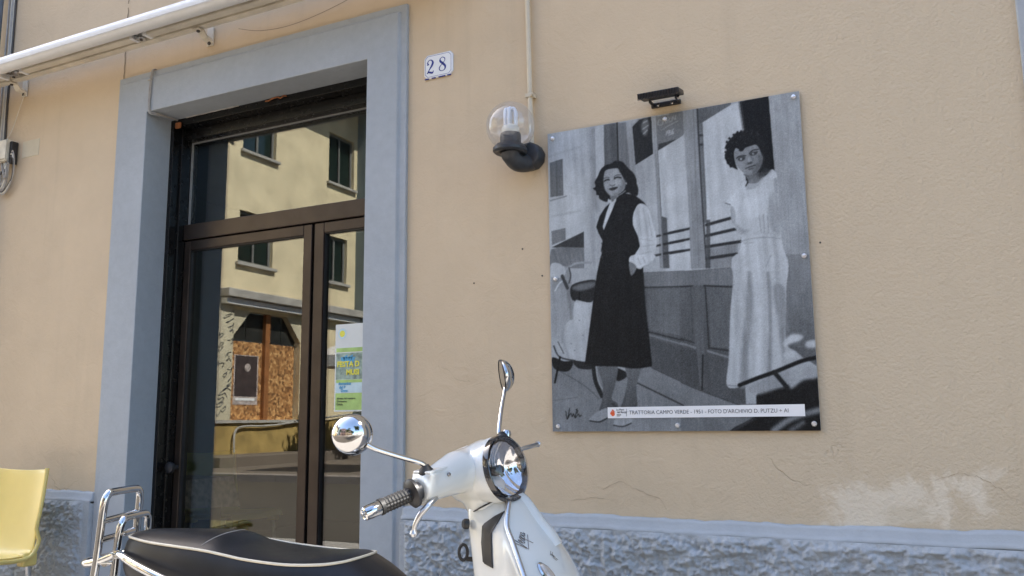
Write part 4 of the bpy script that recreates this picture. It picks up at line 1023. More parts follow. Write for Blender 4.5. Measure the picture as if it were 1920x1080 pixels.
grid_obj(P, 'photo_print', M['print'], PN, True, col)
for a, b in ((22, 1184), (495, 1186), (972, 1188), (24, 601), (974, 604), (24, 20), (498, 21), (972, 23)):
    build(MB().lathe([(.0095, 0), (.0095, .003), (.007, .0065), (.001, .0075)], (PX0+a/1000, -.0122, PZ0+b/1000), (0, -1, 0), 16), 'button_fixing', M['steel'], PN, smooth=True)
sx0, sx1, sz0, sz1 = PX0+.2295, PX0+.9445, PZ0+.049, PZ0+.090
st = build(MB().box(sx0, sx1, -.0136, -.0122, sz0, sz1), 'caption_strip', M['white_print'], PN)
text("TRATTORIA CAMPO VERDE - 1951 - FOTO D'ARCHIVIO D. PUTZU + AI", 'lettering', M['ink'], st, (sx0+.085, -.0139, sz0+.0135), .0205, width=.575, offset=-.0002)
build(MB().box(sx0+.0745, sx0+.0755, -.0142, -.0137, sz0+.006, sz1-.006), 'divider', M['ink'], st)
hd = MB(); hx, hz = sx0+.021, sz0+.006
hd.lathe([(.0075, 0), (.0075, .0004)], (hx, -.0138, hz+.009), (0, -1, 0), 14)
for dx, h in ((-.006, .021), (-.0022, .0265), (.0016, .0255), (.0052, .021)): hd.box(hx+dx-.0014, hx+dx+.0014, -.0145, -.0138, hz+.011, hz+h)
hd.box(hx-.0105, hx-.0065, -.0145, -.0138, hz+.008, hz+.0165)
build(hd, 'hand_emblem', M['orange_ink'], st)
text('Le Mani', 'lettering', M['ink'], st, (sx0+.034, -.0139, sz0+.0285), .010); text('del Borgo', 'lettering', M['ink'], st, (sx0+.037, -.0139, sz0+.0195), .010)
for k, wd_ in enumerate((.018, .016, .012)): build(MB().box(sx0+.036, sx0+.036+wd_, -.0142, -.0137, sz0+.014-.0035*k, sz0+.0155-.0035*k), 'small_print', M['ink'], st)

# ------------------------------------------------------------------ the scooter (local frame: x forward, y left, z up)
SC = empty('scooter', (-.84, -1.05, 0), R(10), local=True); tag(SC, 'white motor scooter with chrome mirrors and black piped seat parked by the facade', 'scooter')
RAKE = R(26.5); AX = Vector((-math.sin(RAKE), 0, math.cos(RAKE))); A0 = Vector((-.30, 0, .95)); SM = Matrix.Rotation(R(-18), 3, AX)
def ST(p): return A0+SM @ (Vector(p)-A0)
# headset and neck turn with the bars
hs = MB()
TL = R(14); hn = Vector((math.cos(TL), 0, math.sin(TL))); hc = Vector((-.168, 0, .972))
hs.lathe([(.080, -.056), (.0845, -.064), (.082, -.090), (.073, -.125), (.058, -.160), (.040, -.18)], hc, hn, 28)
hs.tube([(-.282, 0, .970), (-.262, -.09, .974), (-.258, -.16, .970), (-.262, -.215, .963), (-.264, -.245, .960)], [.052, .054, .044, .037, .033], 20)
hs.tube([(-.282, 0, .972), (-.298, .09, .974), (-.320, .16, .968), (-.338, .205, .962), (-.346, .235, .958)], [.052, .054, .044, .037, .033], 20)
hs.tube([(-.268, 0, .94), (-.245, 0, .905), (-.226, 0, .868)], [.050, .062, .060], 20)
hs.tube([(-.28, 0, .972), (-.335, 0, .960), (-.365, 0, .95)], [.056, .048, .038], 16)
hs.box(-.286, -.228, -.238, -.150, .972, 1.001).box(-.340, -.285, .15, .225, .972, 1.000)
hs.xf(ST); HS = blob(hs, 'headset', M['white_paint'], SC, .0042, 14, .5)
# headlamp
def hl(prof, name, mat, par, sm=True, n=40, caps=False): return build(MB().lathe(prof, hc, hn, n, caps).xf(ST), name, mat, par, smooth=sm)
hl([(.078, -.066), (.0845, -.062), (.0850, -.040), (.0855, -.016), (.083, -.012)], 'headlamp_shell', M['white_paint'], HS)
HL = hl([(.083, -.016), (.0858, -.014), (.0858, -.003), (.0848, .002), (.0825, .003)], 'headlamp', M['dark_lens'], SC)
hl([(.0825, .003), (.079, .000), (.074, -.005), (.0695, -.009), (.068, -.014)], 'reflector_bezel', M['dark_lens'], HL)
bowl = MB(); u = Vector((0, 1, 0)); w_ = hn.cross(u); rings = []; nn = 72
for r_ in np.linspace(.069, .010, 22):
    ring = []
    for k in range(nn):
        a = 2*math.pi*k/nn; px_, py_ = r_*math.cos(a), r_*math.sin(a); q_ = r_/.069
        ring.append(hc+hn*(-.052+.044*q_**2+.0042*abs(math.sin(px_*150))*(.4+.6*q_))+u*px_+w_*py_)
    rings.append(ring)
bowl.loft(rings, False, False); build(bowl.xf(ST), 'reflector', M['reflector'], HL, smooth=True)
hl([(.013, -.056), (.013, -.022), (.010, -.018), (.0005, -.017)], 'bulb_shield', M['black_plastic'], HL, n=16)
hl([(.0785, .004), (.074, .014), (.060, .022), (.040, .027), (.020, .029), (.0005, .0295)], 'lens', M['lens'], HL, 'all')
# grips, end caps, levers, mirrors
def grip(a, b, name='grip'):
    a, b = Vector(a), Vector(b); ax_ = (b-a); L = ax_.length; ax_.normalize(); u = ax_.orthogonal().normalized(); w_ = ax_.cross(u); rings = []; n = 48; m = 46
    for i in range(m+1):
        t_ = i/m; ring = []
        for k in range(n):
            ph = 2*math.pi*k/n; bump_ = .0026*(math.sin(6*ph+t_*28)*math.sin(6*ph-t_*28)) if .06 < t_ < .94 else .0012
            r_ = .0165+bump_; ring.append(a+ax_*(L*t_)+(u*math.cos(ph)+w_*math.sin(ph))*r_)
        rings.append(ring)
    o = build(MB().loft(rings).xf(ST), name, M['rubber'], SC, smooth='all')
    fl = MB().lathe([(.014, -.026), (.022, -.026), (.022, -.016), (.034, -.012), (.035, -.004), (.030, .0), (.018, .004)], a, ax_, 28); build(fl.xf(ST), 'collar', M['black_plastic'], o, smooth=True)
    rg = MB().lathe([(.0165, -.001), (.0195, -.001), (.0195, .006), (.0165, .006)], b, ax_, 24); build(rg.xf(ST), 'grip_ring', M['rubber'], o, smooth=True)
    ec = MB().lathe([(.0165, .006), (.0178, .008), (.0165, .036), (.0155, .046), (.012, .049), (.0095, .047), (.0085, .041), (.001, .041)], b, ax_, 28); build(ec.xf(ST), 'end_weight', M['chrome'], o, smooth=True)
grip((-.270, -.268, .957), (-.297, -.338, .943)); grip((-.352, .258, .954), (-.388, .325, .940))
lv = MB().tube(smooth_path([(-.235, -.215, .940), (-.236, -.245, .928), (-.248, -.262, .910), (-.258, -.27, .890), (-.262, -.272, .876)], 6), [.0062+.0012*math.sin(k*.2) for k in range(25)], 12).lathe([(.001, -.0095), (.006, -.0075), (.0095, 0), (.006, .0075), (.001, .0095)], (-.263, -.273, .868), (0, 0, 1), 14)
build(lv.xf(ST), 'brake_lever', M['alu'], SC, smooth=True)
lv = MB().tube(smooth_path([(-.305, .205, .962), (-.292, .25, .970), (-.288, .31, .970), (-.295, .36, .967)], 6), .0065, 12).lathe([(.001, -.0095), (.006, -.0075), (.0095, 0), (.006, .0075), (.001, .0095)], (-.297, .367, .967), (0, 1, 0), 14)
build(lv.xf(ST), 'brake_lever', M['alu'], SC, smooth=True)
def mirror(c, ang, pit_, stem, boot, r=.048, roll=0):
    c = Vector(c); n = Vector((math.cos(ang)*math.cos(pit_), math.sin(ang)*math.cos(pit_), math.sin(pit_)))
    h = MB().lathe([(.001, .027), (r*.30, .0255), (r*.58, .0205), (r*.82, .0115), (r*.96, .001), (r*1.0, -.006), (r*.97, -.009), (r*.92, -.0085)], c, n, 40, True); o = build(h.xf(ST), 'mirror', M['chrome'], SC, smooth='all')
    build(MB().lathe([(r*.965, -.0082), (r*.99, -.0095), (r*.965, -.0115), (r*.93, -.0115)], c, n, 40, False).xf(ST), 'mirror_rim', M['black_plastic'], o, smooth=True)
    build(MB().lathe([(r*.94, -.0092), (r*.94, -.0102)], c, n, 40).xf(ST), 'mirror_glass', M['chrome'], o)
    sp = smooth_path(stem, 6); build(MB().tube(sp, [.0075-.0015*min(1, k/4) if k < 6 else .0062 for k in range(len(sp))], 12).xf(ST), 'mirror_stem', M['chrome'], o, smooth=True)
    bt = Vector(boot); build(MB().lathe([(.020, -.008), (.020, .002), (.016, .010), (.010, .016), (.008, .020)], bt, (0, 0, 1), 20).xf(ST), 'rubber_boot', M['rubber'], o, smooth=True)
mirror((-.353, -.36, 1.110), R(-42), R(6), [(-.256, -.22, .995), (-.257, -.221, 1.012), (-.262, -.231, 1.024), (-.285, -.275, 1.045), (-.311, -.325, 1.070), (-.325, -.345, 1.085)], (-.256, -.22, .998))
mirror((-.372, .33, 1.178), R(43), R(4), [(-.312, .20, 1.005), (-.321, .20, 1.026), (-.333, .225, 1.055), (-.352, .27, 1.095), (-.367, .31, 1.128), (-.372, .325, 1.142)], (-.312, .20, 1.010), r=.050)
build(MB().lathe([(.013, 0), (.014, .02), (.010, .03), (.001, .031)], (-.318, .225, 1.0), (.1, .3, 1), 16).xf(ST), 'reservoir_cap', M['chrome'], SC, smooth=True)
build(MB().lathe([(.0045, 0), (.0045, .004), (.002, .005)], (-.222, -.178, .988), (.9, -.3, .3), 10).xf(ST), 'screw', M['gun'], HS)
build(MB().box(-.284, -.231, -.237, -.150, .997, 1.0055).xf(ST), 'reservoir_cover', M['white_paint'], HS, bevel=.006, seg=3)
build(MB().tube([Vector((-.2285, 0, .876))+(Vector((0, 1, 0))*math.cos(a)+AX.cross(Vector((0, 1, 0)))*math.sin(a))*.0605 for a in np.linspace(0, 2*math.pi, 40, endpoint=False)], .0022, 6, True).xf(ST), 'neck_joint', M['black_plastic'], HS, smooth='all')
# leg shield with glove box body
zs = [.895, .885, .86, .83, .80, .75, .70, .62, .52, .42, .32, .27]
xc = [-.150, -.136, -.119, -.097, -.068, -.033, -.008, .03, .06, .08, .09, .09]; wd = [.045, .060, .082, .104, .134, .175, .198, .213, .222, .228, .222, .205]
xe = [-.170, -.165, -.162, -.156, -.134, -.102, -.076, -.045, -.02, 0, .01, .01]; xi = [-.272, -.282, -.284, -.280, -.274, -.266, -.258, -.25, -.235, -.2, -.15, -.12]; wi = [.045, .055, .064, .072, .080, .088, .094, .1, .1, .1, .1, .1]
def sect(k):
    a = []; z = zs[k]; bend = .02
    for t_ in np.linspace(0, 1, 11): a.append((xc[k]-(xc[k]-xe[k])*t_**2.1, -wd[k]*t_))
    a += [(xe[k]-.010, -wd[k]-.002), (xe[k]-.020, -wd[k]+.004), (xe[k]-.035, -(wd[k]*.72+wi[k]*.28)), (xe[k]*.55+xi[k]*.45-.01, -(wd[k]*.35+wi[k]*.65)), (xi[k]+.018, -wi[k]), (xi[k]+.004, -wi[k]*.8), (xi[k], -wi[k]*.4), (xi[k], 0)]
    full = a+[(x, -y) for x, y in a[-2:0:-1]]
    return [Vector((x, y, z-(.045*(x+.17)/.11*-1 if k == 0 else 0)*0)) for x, y in full]
ls = MB().loft([sect(k) for k in range(len(zs))]); LS = build(ls, 'leg_shield', M['white_paint'], SC, smooth='all', sub=2)
# surface look-up used to seat trim and badges on the shield
dg = bpy.context.evaluated_depsgraph_get(); dg.update(); em = LS.evaluated_get(dg).to_mesh(); BV = BVHTree.FromPolygons([v.co.copy() for v in em.vertices], [tuple(p.vertices) for p in em.polygons]); LS.evaluated_get(dg).to_mesh_clear()
def seat_on(p, d, lift=.002):
    h = BV.ray_cast(Vector(p)-Vector(d).normalized()*.4, Vector(d).normalized())
    if h[0] is None: return Vector(p), -Vector(d)
    nr = h[1] if h[1].dot(Vector(d)) < 0 else -h[1]
    return h[0]+nr*lift, nr
edge = [Vector((xe[k]+.000, -wd[k]-.003, zs[k])) for k in range(len(zs)-1, -1, -1)]
top = [Vector((-.182, -.026, .896)), Vector((-.186, 0, .897)), Vector((-.182, .026, .896))]
loop = edge+top+[Vector((p.x, -p.y, p.z)) for p in reversed(edge)]
build(MB().tube(smooth_path(loop, 4), .0068, 10), 'edge_trim', M['alu'], LS, smooth='all')
# horn cover down the nose of the shield
hcv = MB(); rr_ = []
for t_ in np.linspace(0, 1, 12):
    z = .897-.122*t_; w_ = .018+.012*t_; xk = np.interp(z, zs[::-1], xc[::-1]); lf_ = .006+.004*math.sin(math.pi*t_)
    rr_.append([Vector((xk+lf_*math.cos(a)-.012*(1-math.cos(a)), w_*math.sin(a), z+.008*math.cos(a))) for a in np.linspace(-1.75, 1.75, 15)])
hcv.loft(rr_, False, True, True); build(hcv, 'horn_cover', M['white_paint'], LS, smooth=True)
# black inlay on the knee side
pl = []
for x, z in ((-.170, .865), (-.196, .852), (-.221, .835), (-.227, .828), (-.226, .79), (-.219, .747), (-.213, .742), (-.188, .735), (-.192, .775), (-.197, .817), (-.184, .838)): pl.append((x, z))
cx = sum(p[0] for p in pl)/len(pl); cz = sum(p[1] for p in pl)/len(pl)
def inl(scale, lift): return [seat_on((cx+(x-cx)*scale, -.12, cz+(z-cz)*scale), (0, 1, 0), lift)[0] for x, z in pl]
ip = MB(); r1, r2, r3, r4 = inl(1, -.001), inl(1, .003), inl(.9, .004), inl(.45, .004); c0 = seat_on((cx, -.12, cz), (0, 1, 0), .004)[0]; n_ = len(pl)
ip.add(r1+r2+r3+r4+[c0], [(a*n_+k, a*n_+(k+1) % n_, (a+1)*n_+(k+1) % n_, (a+1)*n_+k) for a in range(3) for k in range(n_)]+[(3*n_+k, 3*n_+(k+1) % n_, 4*n_) for k in range(n_)]); build(ip, 'black_inlay', M['black_plastic'], LS, smooth=True)
# badge script and flourish
def script(strokes, name, o, ux, uz, s, r, dd=(-.8, .55, -.25)):
    m = MB()
    for q in strokes:
        pts = []
        for a, b in q:
            p = Vector(o)+Vector(ux)*a*s+Vector(uz)*b*s; h, nr = seat_on(p, dd, .0015); pts.append(h)
        m.tube(smooth_path(pts, 5), r, 6)
    build(m, name, M['gun'], LS, smooth=True)
ux = Vector((.11, .66, .75)).normalized(); uz = Vector((-.578, -.573, .589)).normalized()
script([[(0, .75), (.10, .95), (.16, .55), (.18, .05), (.30, .55), (.42, 1.0)], [(.36, .35), (.48, .42), (.46, .58), (.38, .42), (.46, .22), (.56, .35)], [(.56, .35), (.64, .55), (.66, .32), (.60, .22), (.70, .30)], [(.72, .55), (.74, -.25)], [(.73, .42), (.84, .52), (.84, .28), (.74, .25)], [(1.02, .48), (.92, .48), (.92, .25), (1.02, .3), (1.03, .5), (1.04, .24), (1.12, .34)], [(.18, -.02), (.7, .05), (1.1, .10)]], 'badge_script', (-.094, -.130, .778), ux, uz, .044, .0009)
script([[(0, .2), (.3, .5), (.5, .2), (.7, .55), (1.0, .3)], [(.1, .0), (.5, .4), (.9, .0)], [(.4, .7), (.6, .1)]], 'badge_flourish', (-.050, -.062, .772), Vector((.25, .12, -.95)), Vector((-.3, -.9, .2)), .026, .0006, (-.9, .3, -.3))
# front indicator
ic = (-.055, -.125, .727); h, nr = seat_on(ic, (-1, .35, 0), 0); tdir = Vector((.35, .25, -.9)).normalized(); tdir = (tdir-nr*tdir.dot(nr)).normalized(); bd2 = nr.cross(tdir)
def oval(a, b, lift): return [h+nr*lift+tdir*(a*math.cos(q)*(1.15 if math.cos(q) > 0 else 1))+bd2*(b*math.sin(q)) for q in np.linspace(0, 2*math.pi, 24, endpoint=False)]
ind = build(MB().loft([oval(.032, .017, -.004), oval(.033, .018, .003), oval(.029, .0145, .006)]), 'indicator', M['chrome'], LS, smooth=True)
build(MB().loft([oval(.0285, .014, .0055), oval(.024, .011, .010), oval(.010, .005, .012)]), 'indicator_lens', M['amber'], ind, smooth='all')
# ignition lock, bag hook
build(MB().lathe([(.013, 0), (.013, .010), (.010, .014), (.001, .014)], (-.268, -.075, .832), (-.8, -.6, .1), 18), 'ignition_lock', M['black_plastic'], SC, smooth=True)
rg = MB().tube([Vector((-.292, -.045, .758))+Vector((.35, -.94, 0))*0+Vector((.0, .0, 1))*(.019*math.sin(a))+Vector((.86, .5, 0))*(.011*math.cos(a)) for a in np.linspace(0, 2*math.pi, 22, endpoint=False)], .0042, 8, True); build(rg, 'bag_hook', M['rubber'], SC, smooth='all')
build(MB().tube([(-.285, -.04, .742), (-.262, -.03, .738)], .006, 10), 'hook_pin', M['rubber'], SC)
# seat
sx = [-1.322, -1.308, -1.27, -1.20, -1.10, -1.03, -.985, -.94, -.86, -.75, -.66, -.61, -.585, -.576]
swd = [.012, .048, .075, .098, .117, .126, .130, .133, .139, .139, .122, .092, .055, .012]
szp = [.772, .771, .770, .764, .759, .755, .751, .745, .735, .727, .727, .731, .736, .738]
szc = [.772, .780, .785, .787, .788, .788, .784, .762, .746, .738, .743, .745, .742, .739]
NJ = 8; G = np.zeros((len(sx), 2*NJ+1, 3))
def fine(a, n=5): 
    P = smooth_path([(i, v, 0) for i, v in enumerate(a)], n); return [p.y for p in P]
fx, fw_, fp, fc = fine(sx), fine(swd), fine(szp), fine(szc); G = np.zeros((len(fx), 2*NJ+1, 3))
for i in range(len(fx)):
    for j in range(2*NJ+1):
        t_ = (j-NJ)/NJ; G[i, j] = (fx[i], fw_[i]*t_, fp[i]+(fc[i]-fp[i])*(1-abs(t_)**2.6)-.002*abs(t_)**8)
SE = grid_obj(G, 'seat', M['vinyl'], SC, flip=False)
per = [Vector(G[i, 0]) for i in range(len(fx)-1, -1, -1)]+[Vector(G[i, -1]) for i in range(len(fx))]
ctr = Vector((-.95, 0, 0)); n_ = len(per); out = []
for k in range(n_):
    tt = per[(k+1) % n_]-per[k-1]; o_ = Vector((tt.y, -tt.x, 0))
    if o_.dot(Vector((0, per[k].y, 0)) if abs(per[k].y) > .03 else Vector((per[k].x-ctr.x, 0, 0))) < 0: o_ = -o_
    out.append(o_.normalized())
for _ in range(3): out = [(out[k-1]+out[k]+out[(k+1) % n_]).normalized() for k in range(n_)]
def skirt(dz, o_): return [per[k]+out[k]*(o_+max(0, out[k].x)**2*dz*1.15)-Vector((0, 0, dz*(1-.12*max(0, out[k].x)))) for k in range(n_)]
sk = MB().loft([skirt(0, 0), skirt(.012, .007), skirt(.035, .014), skirt(.06, .016), skirt(.085, .014), skirt(.11, .006)], False, False); build(sk, 'seat_skirt', M['vinyl'], SC, smooth='all')
build(MB().tube([p+out[k]*.002+Vector((0, 0, .001)) for k, p in enumerate(per)], .0038, 8, True), 'piping', M['cream'], SE, smooth='all')
ii = min(range(len(fx)), key=lambda i: abs(fx[i]+.995)); build(MB().tube([Vector(G[ii, j])+Vector((-.035*(abs(j-NJ)/NJ)**2, 0, .0008)) for j in range(1, 2*NJ)], .0014, 6), 'seam', M['cable'], SE, smooth='all')
# chrome rack
CH = M['chrome']; RK = build(MB().tube(smooth_path([(-1.405, -.072, .655), (-1.400, -.071, .70), (-1.392, -.070, .80), (-1.386, -.069, .865), (-1.383, -.058, .888), (-1.382, -.040, .893), (-1.381, .045, .896), (-1.380, .064, .890), (-1.382, .073, .868), (-1.388, .075, .80), (-1.395, .077, .70), (-1.40, .078, .655)], 5), .0112, 14), 'rack', CH, SC, smooth='all')
build(MB().tube(smooth_path([(-1.350, -.060, .62), (-1.345, -.058, .72), (-1.338, -.056, .79), (-1.335, -.048, .812), (-1.335, -.034, .820), (-1.335, .036, .825), (-1.335, .052, .818), (-1.337, .060, .795), (-1.345, .063, .70), (-1.35, .065, .62)], 5), .0104, 14), 'rack_hoop', CH, RK, smooth='all')
for z, xk in ((.818, -1.389), (.765, -1.393)): build(MB().tube([(xk, -.070, z-.006), (xk, .075, z+.006)], .0098, 12), 'rack_bar', CH, RK, smooth=True)
build(MB().tube(smooth_path([(-1.00, -.175, .655), (-1.10, -.172, .685), (-1.20, -.152, .712), (-1.28, -.115, .728), (-1.335, -.070, .722), (-1.40, -.066, .700), (-1.45, -.055, .690), (-1.475, -.02, .690), (-1.475, .03, .692), (-1.45, .062, .696), (-1.40, .075, .706), (-1.335, .08, .726), (-1.28, .118, .728), (-1.20, .152, .712), (-1.10, .172, .685), (-1.00, .175, .655)], 5), .0112, 14), 'rack_rail', CH, RK, smooth='all')
for y in (-.066, .072): build(MB().tube([(-1.345, y, .700), (-1.40, y, .695)], .007, 10).lathe([(.012, 0), (.012, .012)], (-1.372, y-.006, .698), (0, 1, 0), 12), 'rack_pivot', CH, RK, smooth=True)
M['tail_red'] = pm('red_tail_lens', (.4, .01, .01), .15, 0, .1, 40, coat=1)
build(MB().lathe([(.030, 0), (.036, .008), (.030, .022), (.001, .028)], (-1.405, 0, .60), (-1, 0, -.1), 20), 'tail_light', M['tail_red'], SC, smooth=True)
# rear body, floorboard, wheels, mudguard, stand
rings = []
for x, zc_, hw, hh in ((-.46, .50, .085, .17), (-.52, .49, .11, .20), (-.62, .48, .145, .205), (-.78, .475, .185, .20), (-.95, .475, .205, .195), (-1.12, .48, .205, .185), (-1.26, .50, .175, .165), (-1.36, .525, .125, .13), (-1.41, .54, .07, .085)):
    rings.append([Vector((x, hw*math.copysign(abs(math.cos(a))**.8, math.cos(a)), zc_+hh*math.copysign(abs(math.sin(a))**.75, math.sin(a)))) for a in np.linspace(0, 2*math.pi, 28, endpoint=False)])
build(MB().loft(rings), 'rear_body', M['white_paint'], SC, smooth='all', sub=1)
build(MB().box(-.66, -.10, -.165, .165, .235, .285), 'floorboard', M['white_paint'], SC, bevel=.02, seg=3); build(MB().box(-.60, -.18, -.15, .15, .2855, .293), 'floor_mat', M['rubber'], SC, bevel=.003)
def wheel(c, r, wv, st):
    pr = [(r*.58, -wv*.42), (r*.72, -wv*.5), (r*.88, -wv*.48), (r*.97, -wv*.3), (r, 0), (r*.97, wv*.3), (r*.88, wv*.48), (r*.72, wv*.5), (r*.58, wv*.42)]
    m = MB().lathe(pr, c, (0, 1, 0), 40, False); f_ = ST if st else (lambda p: p); o = build(m.xf(f_), 'wheel', M['tyre'], SC, smooth='all')
    build(MB().lathe([(r*.60, -wv*.42), (r*.52, -wv*.30), (r*.20, -wv*.22), (r*.16, -wv*.4), (.001, -wv*.42)], c, (0, 1, 0), 32, False).xf(f_), 'rim', M['alu'], o, smooth=True); build(MB().lathe([(r*.60, wv*.42), (r*.52, wv*.30), (r*.20, wv*.22), (r*.16, wv*.4), (.001, wv*.42)], c, (0, 1, 0), 32, False).xf(f_), 'rim', M['alu'], o, smooth=True)
wheel((.085, 0, .218), .218, .11, True); wheel((-1.17, 0, .210), .210, .12, False)
rings = []
for a in np.linspace(R(-5), R(190), 16):
    c = Vector((.085+.245*math.cos(a), 0, .225+.245*math.sin(a))); hw = .085*min(1, .55+math.sin(max(.0, min(math.pi, a)))*.6); rad = Vector((math.cos(a), 0, math.sin(a)))
    rings.append([c+rad*(-.05*abs(t_)**2.2)+Vector((0, hw*t_, 0)) for t_ in np.linspace(-1, 1, 11)])
build(MB().loft(rings, False, False, False).xf(ST), 'front_mudguard', M['white_paint'], SC, smooth='all')
for y in (-.13, .13): build(MB().tube(smooth_path([(-.72, y*.6, .27), (-.80, y, .12), (-.83, y*1.15, .012)], 4), .012, 10), 'stand_leg', M['black_metal'], SC, smooth=True)

# ------------------------------------------------------------------ yellow chairs
def make_chair(loc, rz, label):
    c = empty('plastic_chair', loc, rz, local=True); tag(c, label, 'chair', None)
    n, m = 21, 15; sh_ = []
    # one moulded shell: seat (front at -y) curving up into the backrest
    prof = [(-.235, .425), (-.225, .447), (-.18, .457), (-.08, .450), (.06, .440), (.145, .442), (.185, .462), (.205, .505), (.222, .58), (.238, .68), (.250, .78), (.256, .845), (.258, .872)]
    prof = [(p.x, p.y) for p in smooth_path([(a, b, 0) for a, b in prof], 3)]; G = np.zeros((len(prof), n, 3))
    for i, (y, z) in enumerate(prof):
        s = i/(len(prof)-1); hw = .225-.012*math.sin(math.pi*s)+(.012 if s > .95 else 0)
        for j in range(n):
            t_ = -1+2*j/(n-1); e = abs(t_)**3
            dy = -.030*e*(1 if s > .5 else .0)*min(1, (s-.5)*4) if s > .5 else 0; dz = .016*e if s <= .5 else 0
            if s > .92: dz += -.012*(1-t_*t_)
            if s < .1: dz -= .012*e
            G[i, j] = (hw*t_, y+dy, z+dz)
    o = grid_obj(G, 'shell', M['yellow'], c); md = o.modifiers.new('solid', 'SOLIDIFY'); md.thickness = .009; md.offset = 0; md = o.modifiers.new('sub', 'SUBSURF'); md.levels = md.render_levels = 1
    for s in (-1, 1):
        rim = [(s*(.228-.0), y_+(-.030 if k > len(prof)*.62 else 0)-.004, z_+.002) for k, (y_, z_) in enumerate(prof) if k % 2 == 0]
        build(MB().tube(smooth_path(rim, 2), .0105, 8), 'side_rim', M['yellow'], o, smooth='all')
        build(MB().box(s*.196-.027, s*.196+.027, .135, .212, .405, .470), 'leg_socket', M['yellow'], o, bevel=.012, seg=3); build(MB().box(s*.196-.027, s*.196+.027, -.225, -.155, .395, .440), 'leg_socket', M['yellow'], o, bevel=.012, seg=3)
        build(MB().tube([(s*.197, .175, .42), (s*.203, .235, .004)], .0125, 14), 'leg', M['alu'], c, smooth=True); build(MB().tube([(s*.197, -.19, .41), (s*.203, -.225, .004)], .0125, 14), 'leg', M['alu'], c, smooth=True)
    return c
make_chair((-4.275, -.455, 0), R(0), 'yellow plastic chair with metal legs outside against the blue plinth')
make_chair((-4.44, 1.45, .02), R(90), 'yellow plastic chair indoors behind the left door pane')
# table with a patterned cloth indoors
TB = empty('dining_table', (-4.55, .8, .02)); tag(TB, 'small dining table indoors behind the glass under a patterned cloth', 'table')
M['wood'] = pm('dark_wood', (.12, .07, .04), .5, 0, .2, 5); M['cloth'] = pm('red_patterned_cloth', (.62, .40, .30), .85, 0, .55, 26)
build(MB().box(-4.95, -4.14, .48, 1.12, .72, .745), 'table_top', M['wood'], TB, bevel=.004)
for x in (-4.89, -4.20):
    for y in (.54, 1.06): build(MB().box(x-.025, x+.025, y-.025, y+.025, .02, .72), 'leg', M['wood'], TB, bevel=.003)
cl = MB(); a = [(-4.96, .47, .748), (-4.13, .47, .748), (-4.13, 1.13, .748), (-4.96, 1.13, .748)]; b = [(-4.98, .45, .60), (-4.10, .43, .60), (-4.08, 1.15, .56), (-4.98, 1.15, .60)]
cl.add(a+b, [(0, 1, 2, 3), (0, 4, 5, 1), (1, 5, 6, 2), (2, 6, 7, 3), (3, 7, 4, 0)]); tag(build(cl, 'tablecloth', M['cloth'], None), 'red and cream patterned cloth hanging from the indoor table', 'tablecloth')

# ------------------------------------------------------------------ across the street, seen in the door glass
PV = MB().box(-40, 2, -34, -8.9, -.05, .13); pv = tag(build(PV, 'pavement', M['pave'], None), 'raised pavement across the street', kind='structure')
ORG[pv.name] = Vector(pv.location)
for k in range(26):
    build(MB().box(-24+k*1.0, -23.01+k*1.0, -8.895, -8.70, -.04, .142), 'kerb_stone', M['kerb'], pv, bevel=.012)
tr = MB().box(-16.0, -13.9, -22, -10.2, .0, .36); tag(build(tr, 'terrace', M['pave'], None, bevel=.02), 'low paved step along the yellow house', kind='structure')
XF = -15.0
M['yel_wall'] = pm('yellow_house_plaster', (.68, .58, .38), .9, 0, .14, 1.6, .35, 30, .006, world=True); M['yel_low'] = pm('ochre_band', (.36, .25, .085), .9, 0, .35, 2, world=True); M['grey_stone'] = pm('grey_ledge', (.36, .34, .31), .9, 0, .25, 3)
M['win_dark'] = pm('grey_window_frame', (.16, .16, .15), .6, 0, .1, 8); M['win_glass'] = glass('house_window_glass', (.42, .48, .46), 1.7); M['curtain'] = pm('pale_curtain', (.42, .45, .44), .9, 0, .15, 3)
HO = empty('yellow_house', (XF, -13, 0)); tag(HO, 'yellow rendered house with shuttered shop front, reflected in the door glass', 'house')
wins = [(-16.1, -14.95, 7.80, 9.25), (-12.80, -11.62, 7.78, 9.2), (-12.80, -11.60, 4.95, 6.25), (-15.85, -14.9, 4.95, 6.25), (-9.6, -8.4, 7.78, 9.2), (-9.6, -8.4, 4.95, 6.25)]
holes = [w_+(.16,) for w_ in wins]+[(-13.95, -11.55, 1.15, 3.78, .22)]
hw = plane_holes((-18.5, -6.5), (0, 10.3), holes, lambda u, v, d: (XF-d, u, v)); hw.add([(XF, -18.5, 0), (XF-8, -18.5, 0), (XF-8, -18.5, 10.3), (XF, -18.5, 10.3)], [(0, 1, 2, 3)]).add([(XF, -6.5, 0), (XF-8, -6.5, 0), (XF-8, -6.5, 10.3), (XF, -6.5, 10.3)], [(3, 2, 1, 0)])
build(hw, 'wall', M['yel_wall'], HO)
build(MB().box(XF-8.5, XF+1.05, -19, -6, 10.3, 10.5), 'roof', M['tile_roof'], HO)
build(MB().box(XF-.01, XF+.03, -18.5, -6.5, .3, 1.13), 'ochre_base', M['yel_low'], HO)
build(MB().box(XF, XF+.34, -18.4, -11.02, 4.02, 4.22), 'ledge', M['grey_stone'], HO, bevel=.02); build(MB().box(XF, XF+.22, -18.4, -11.1, 3.86, 4.015), 'ledge_moulding', M['white_alu'], HO, bevel=.02)
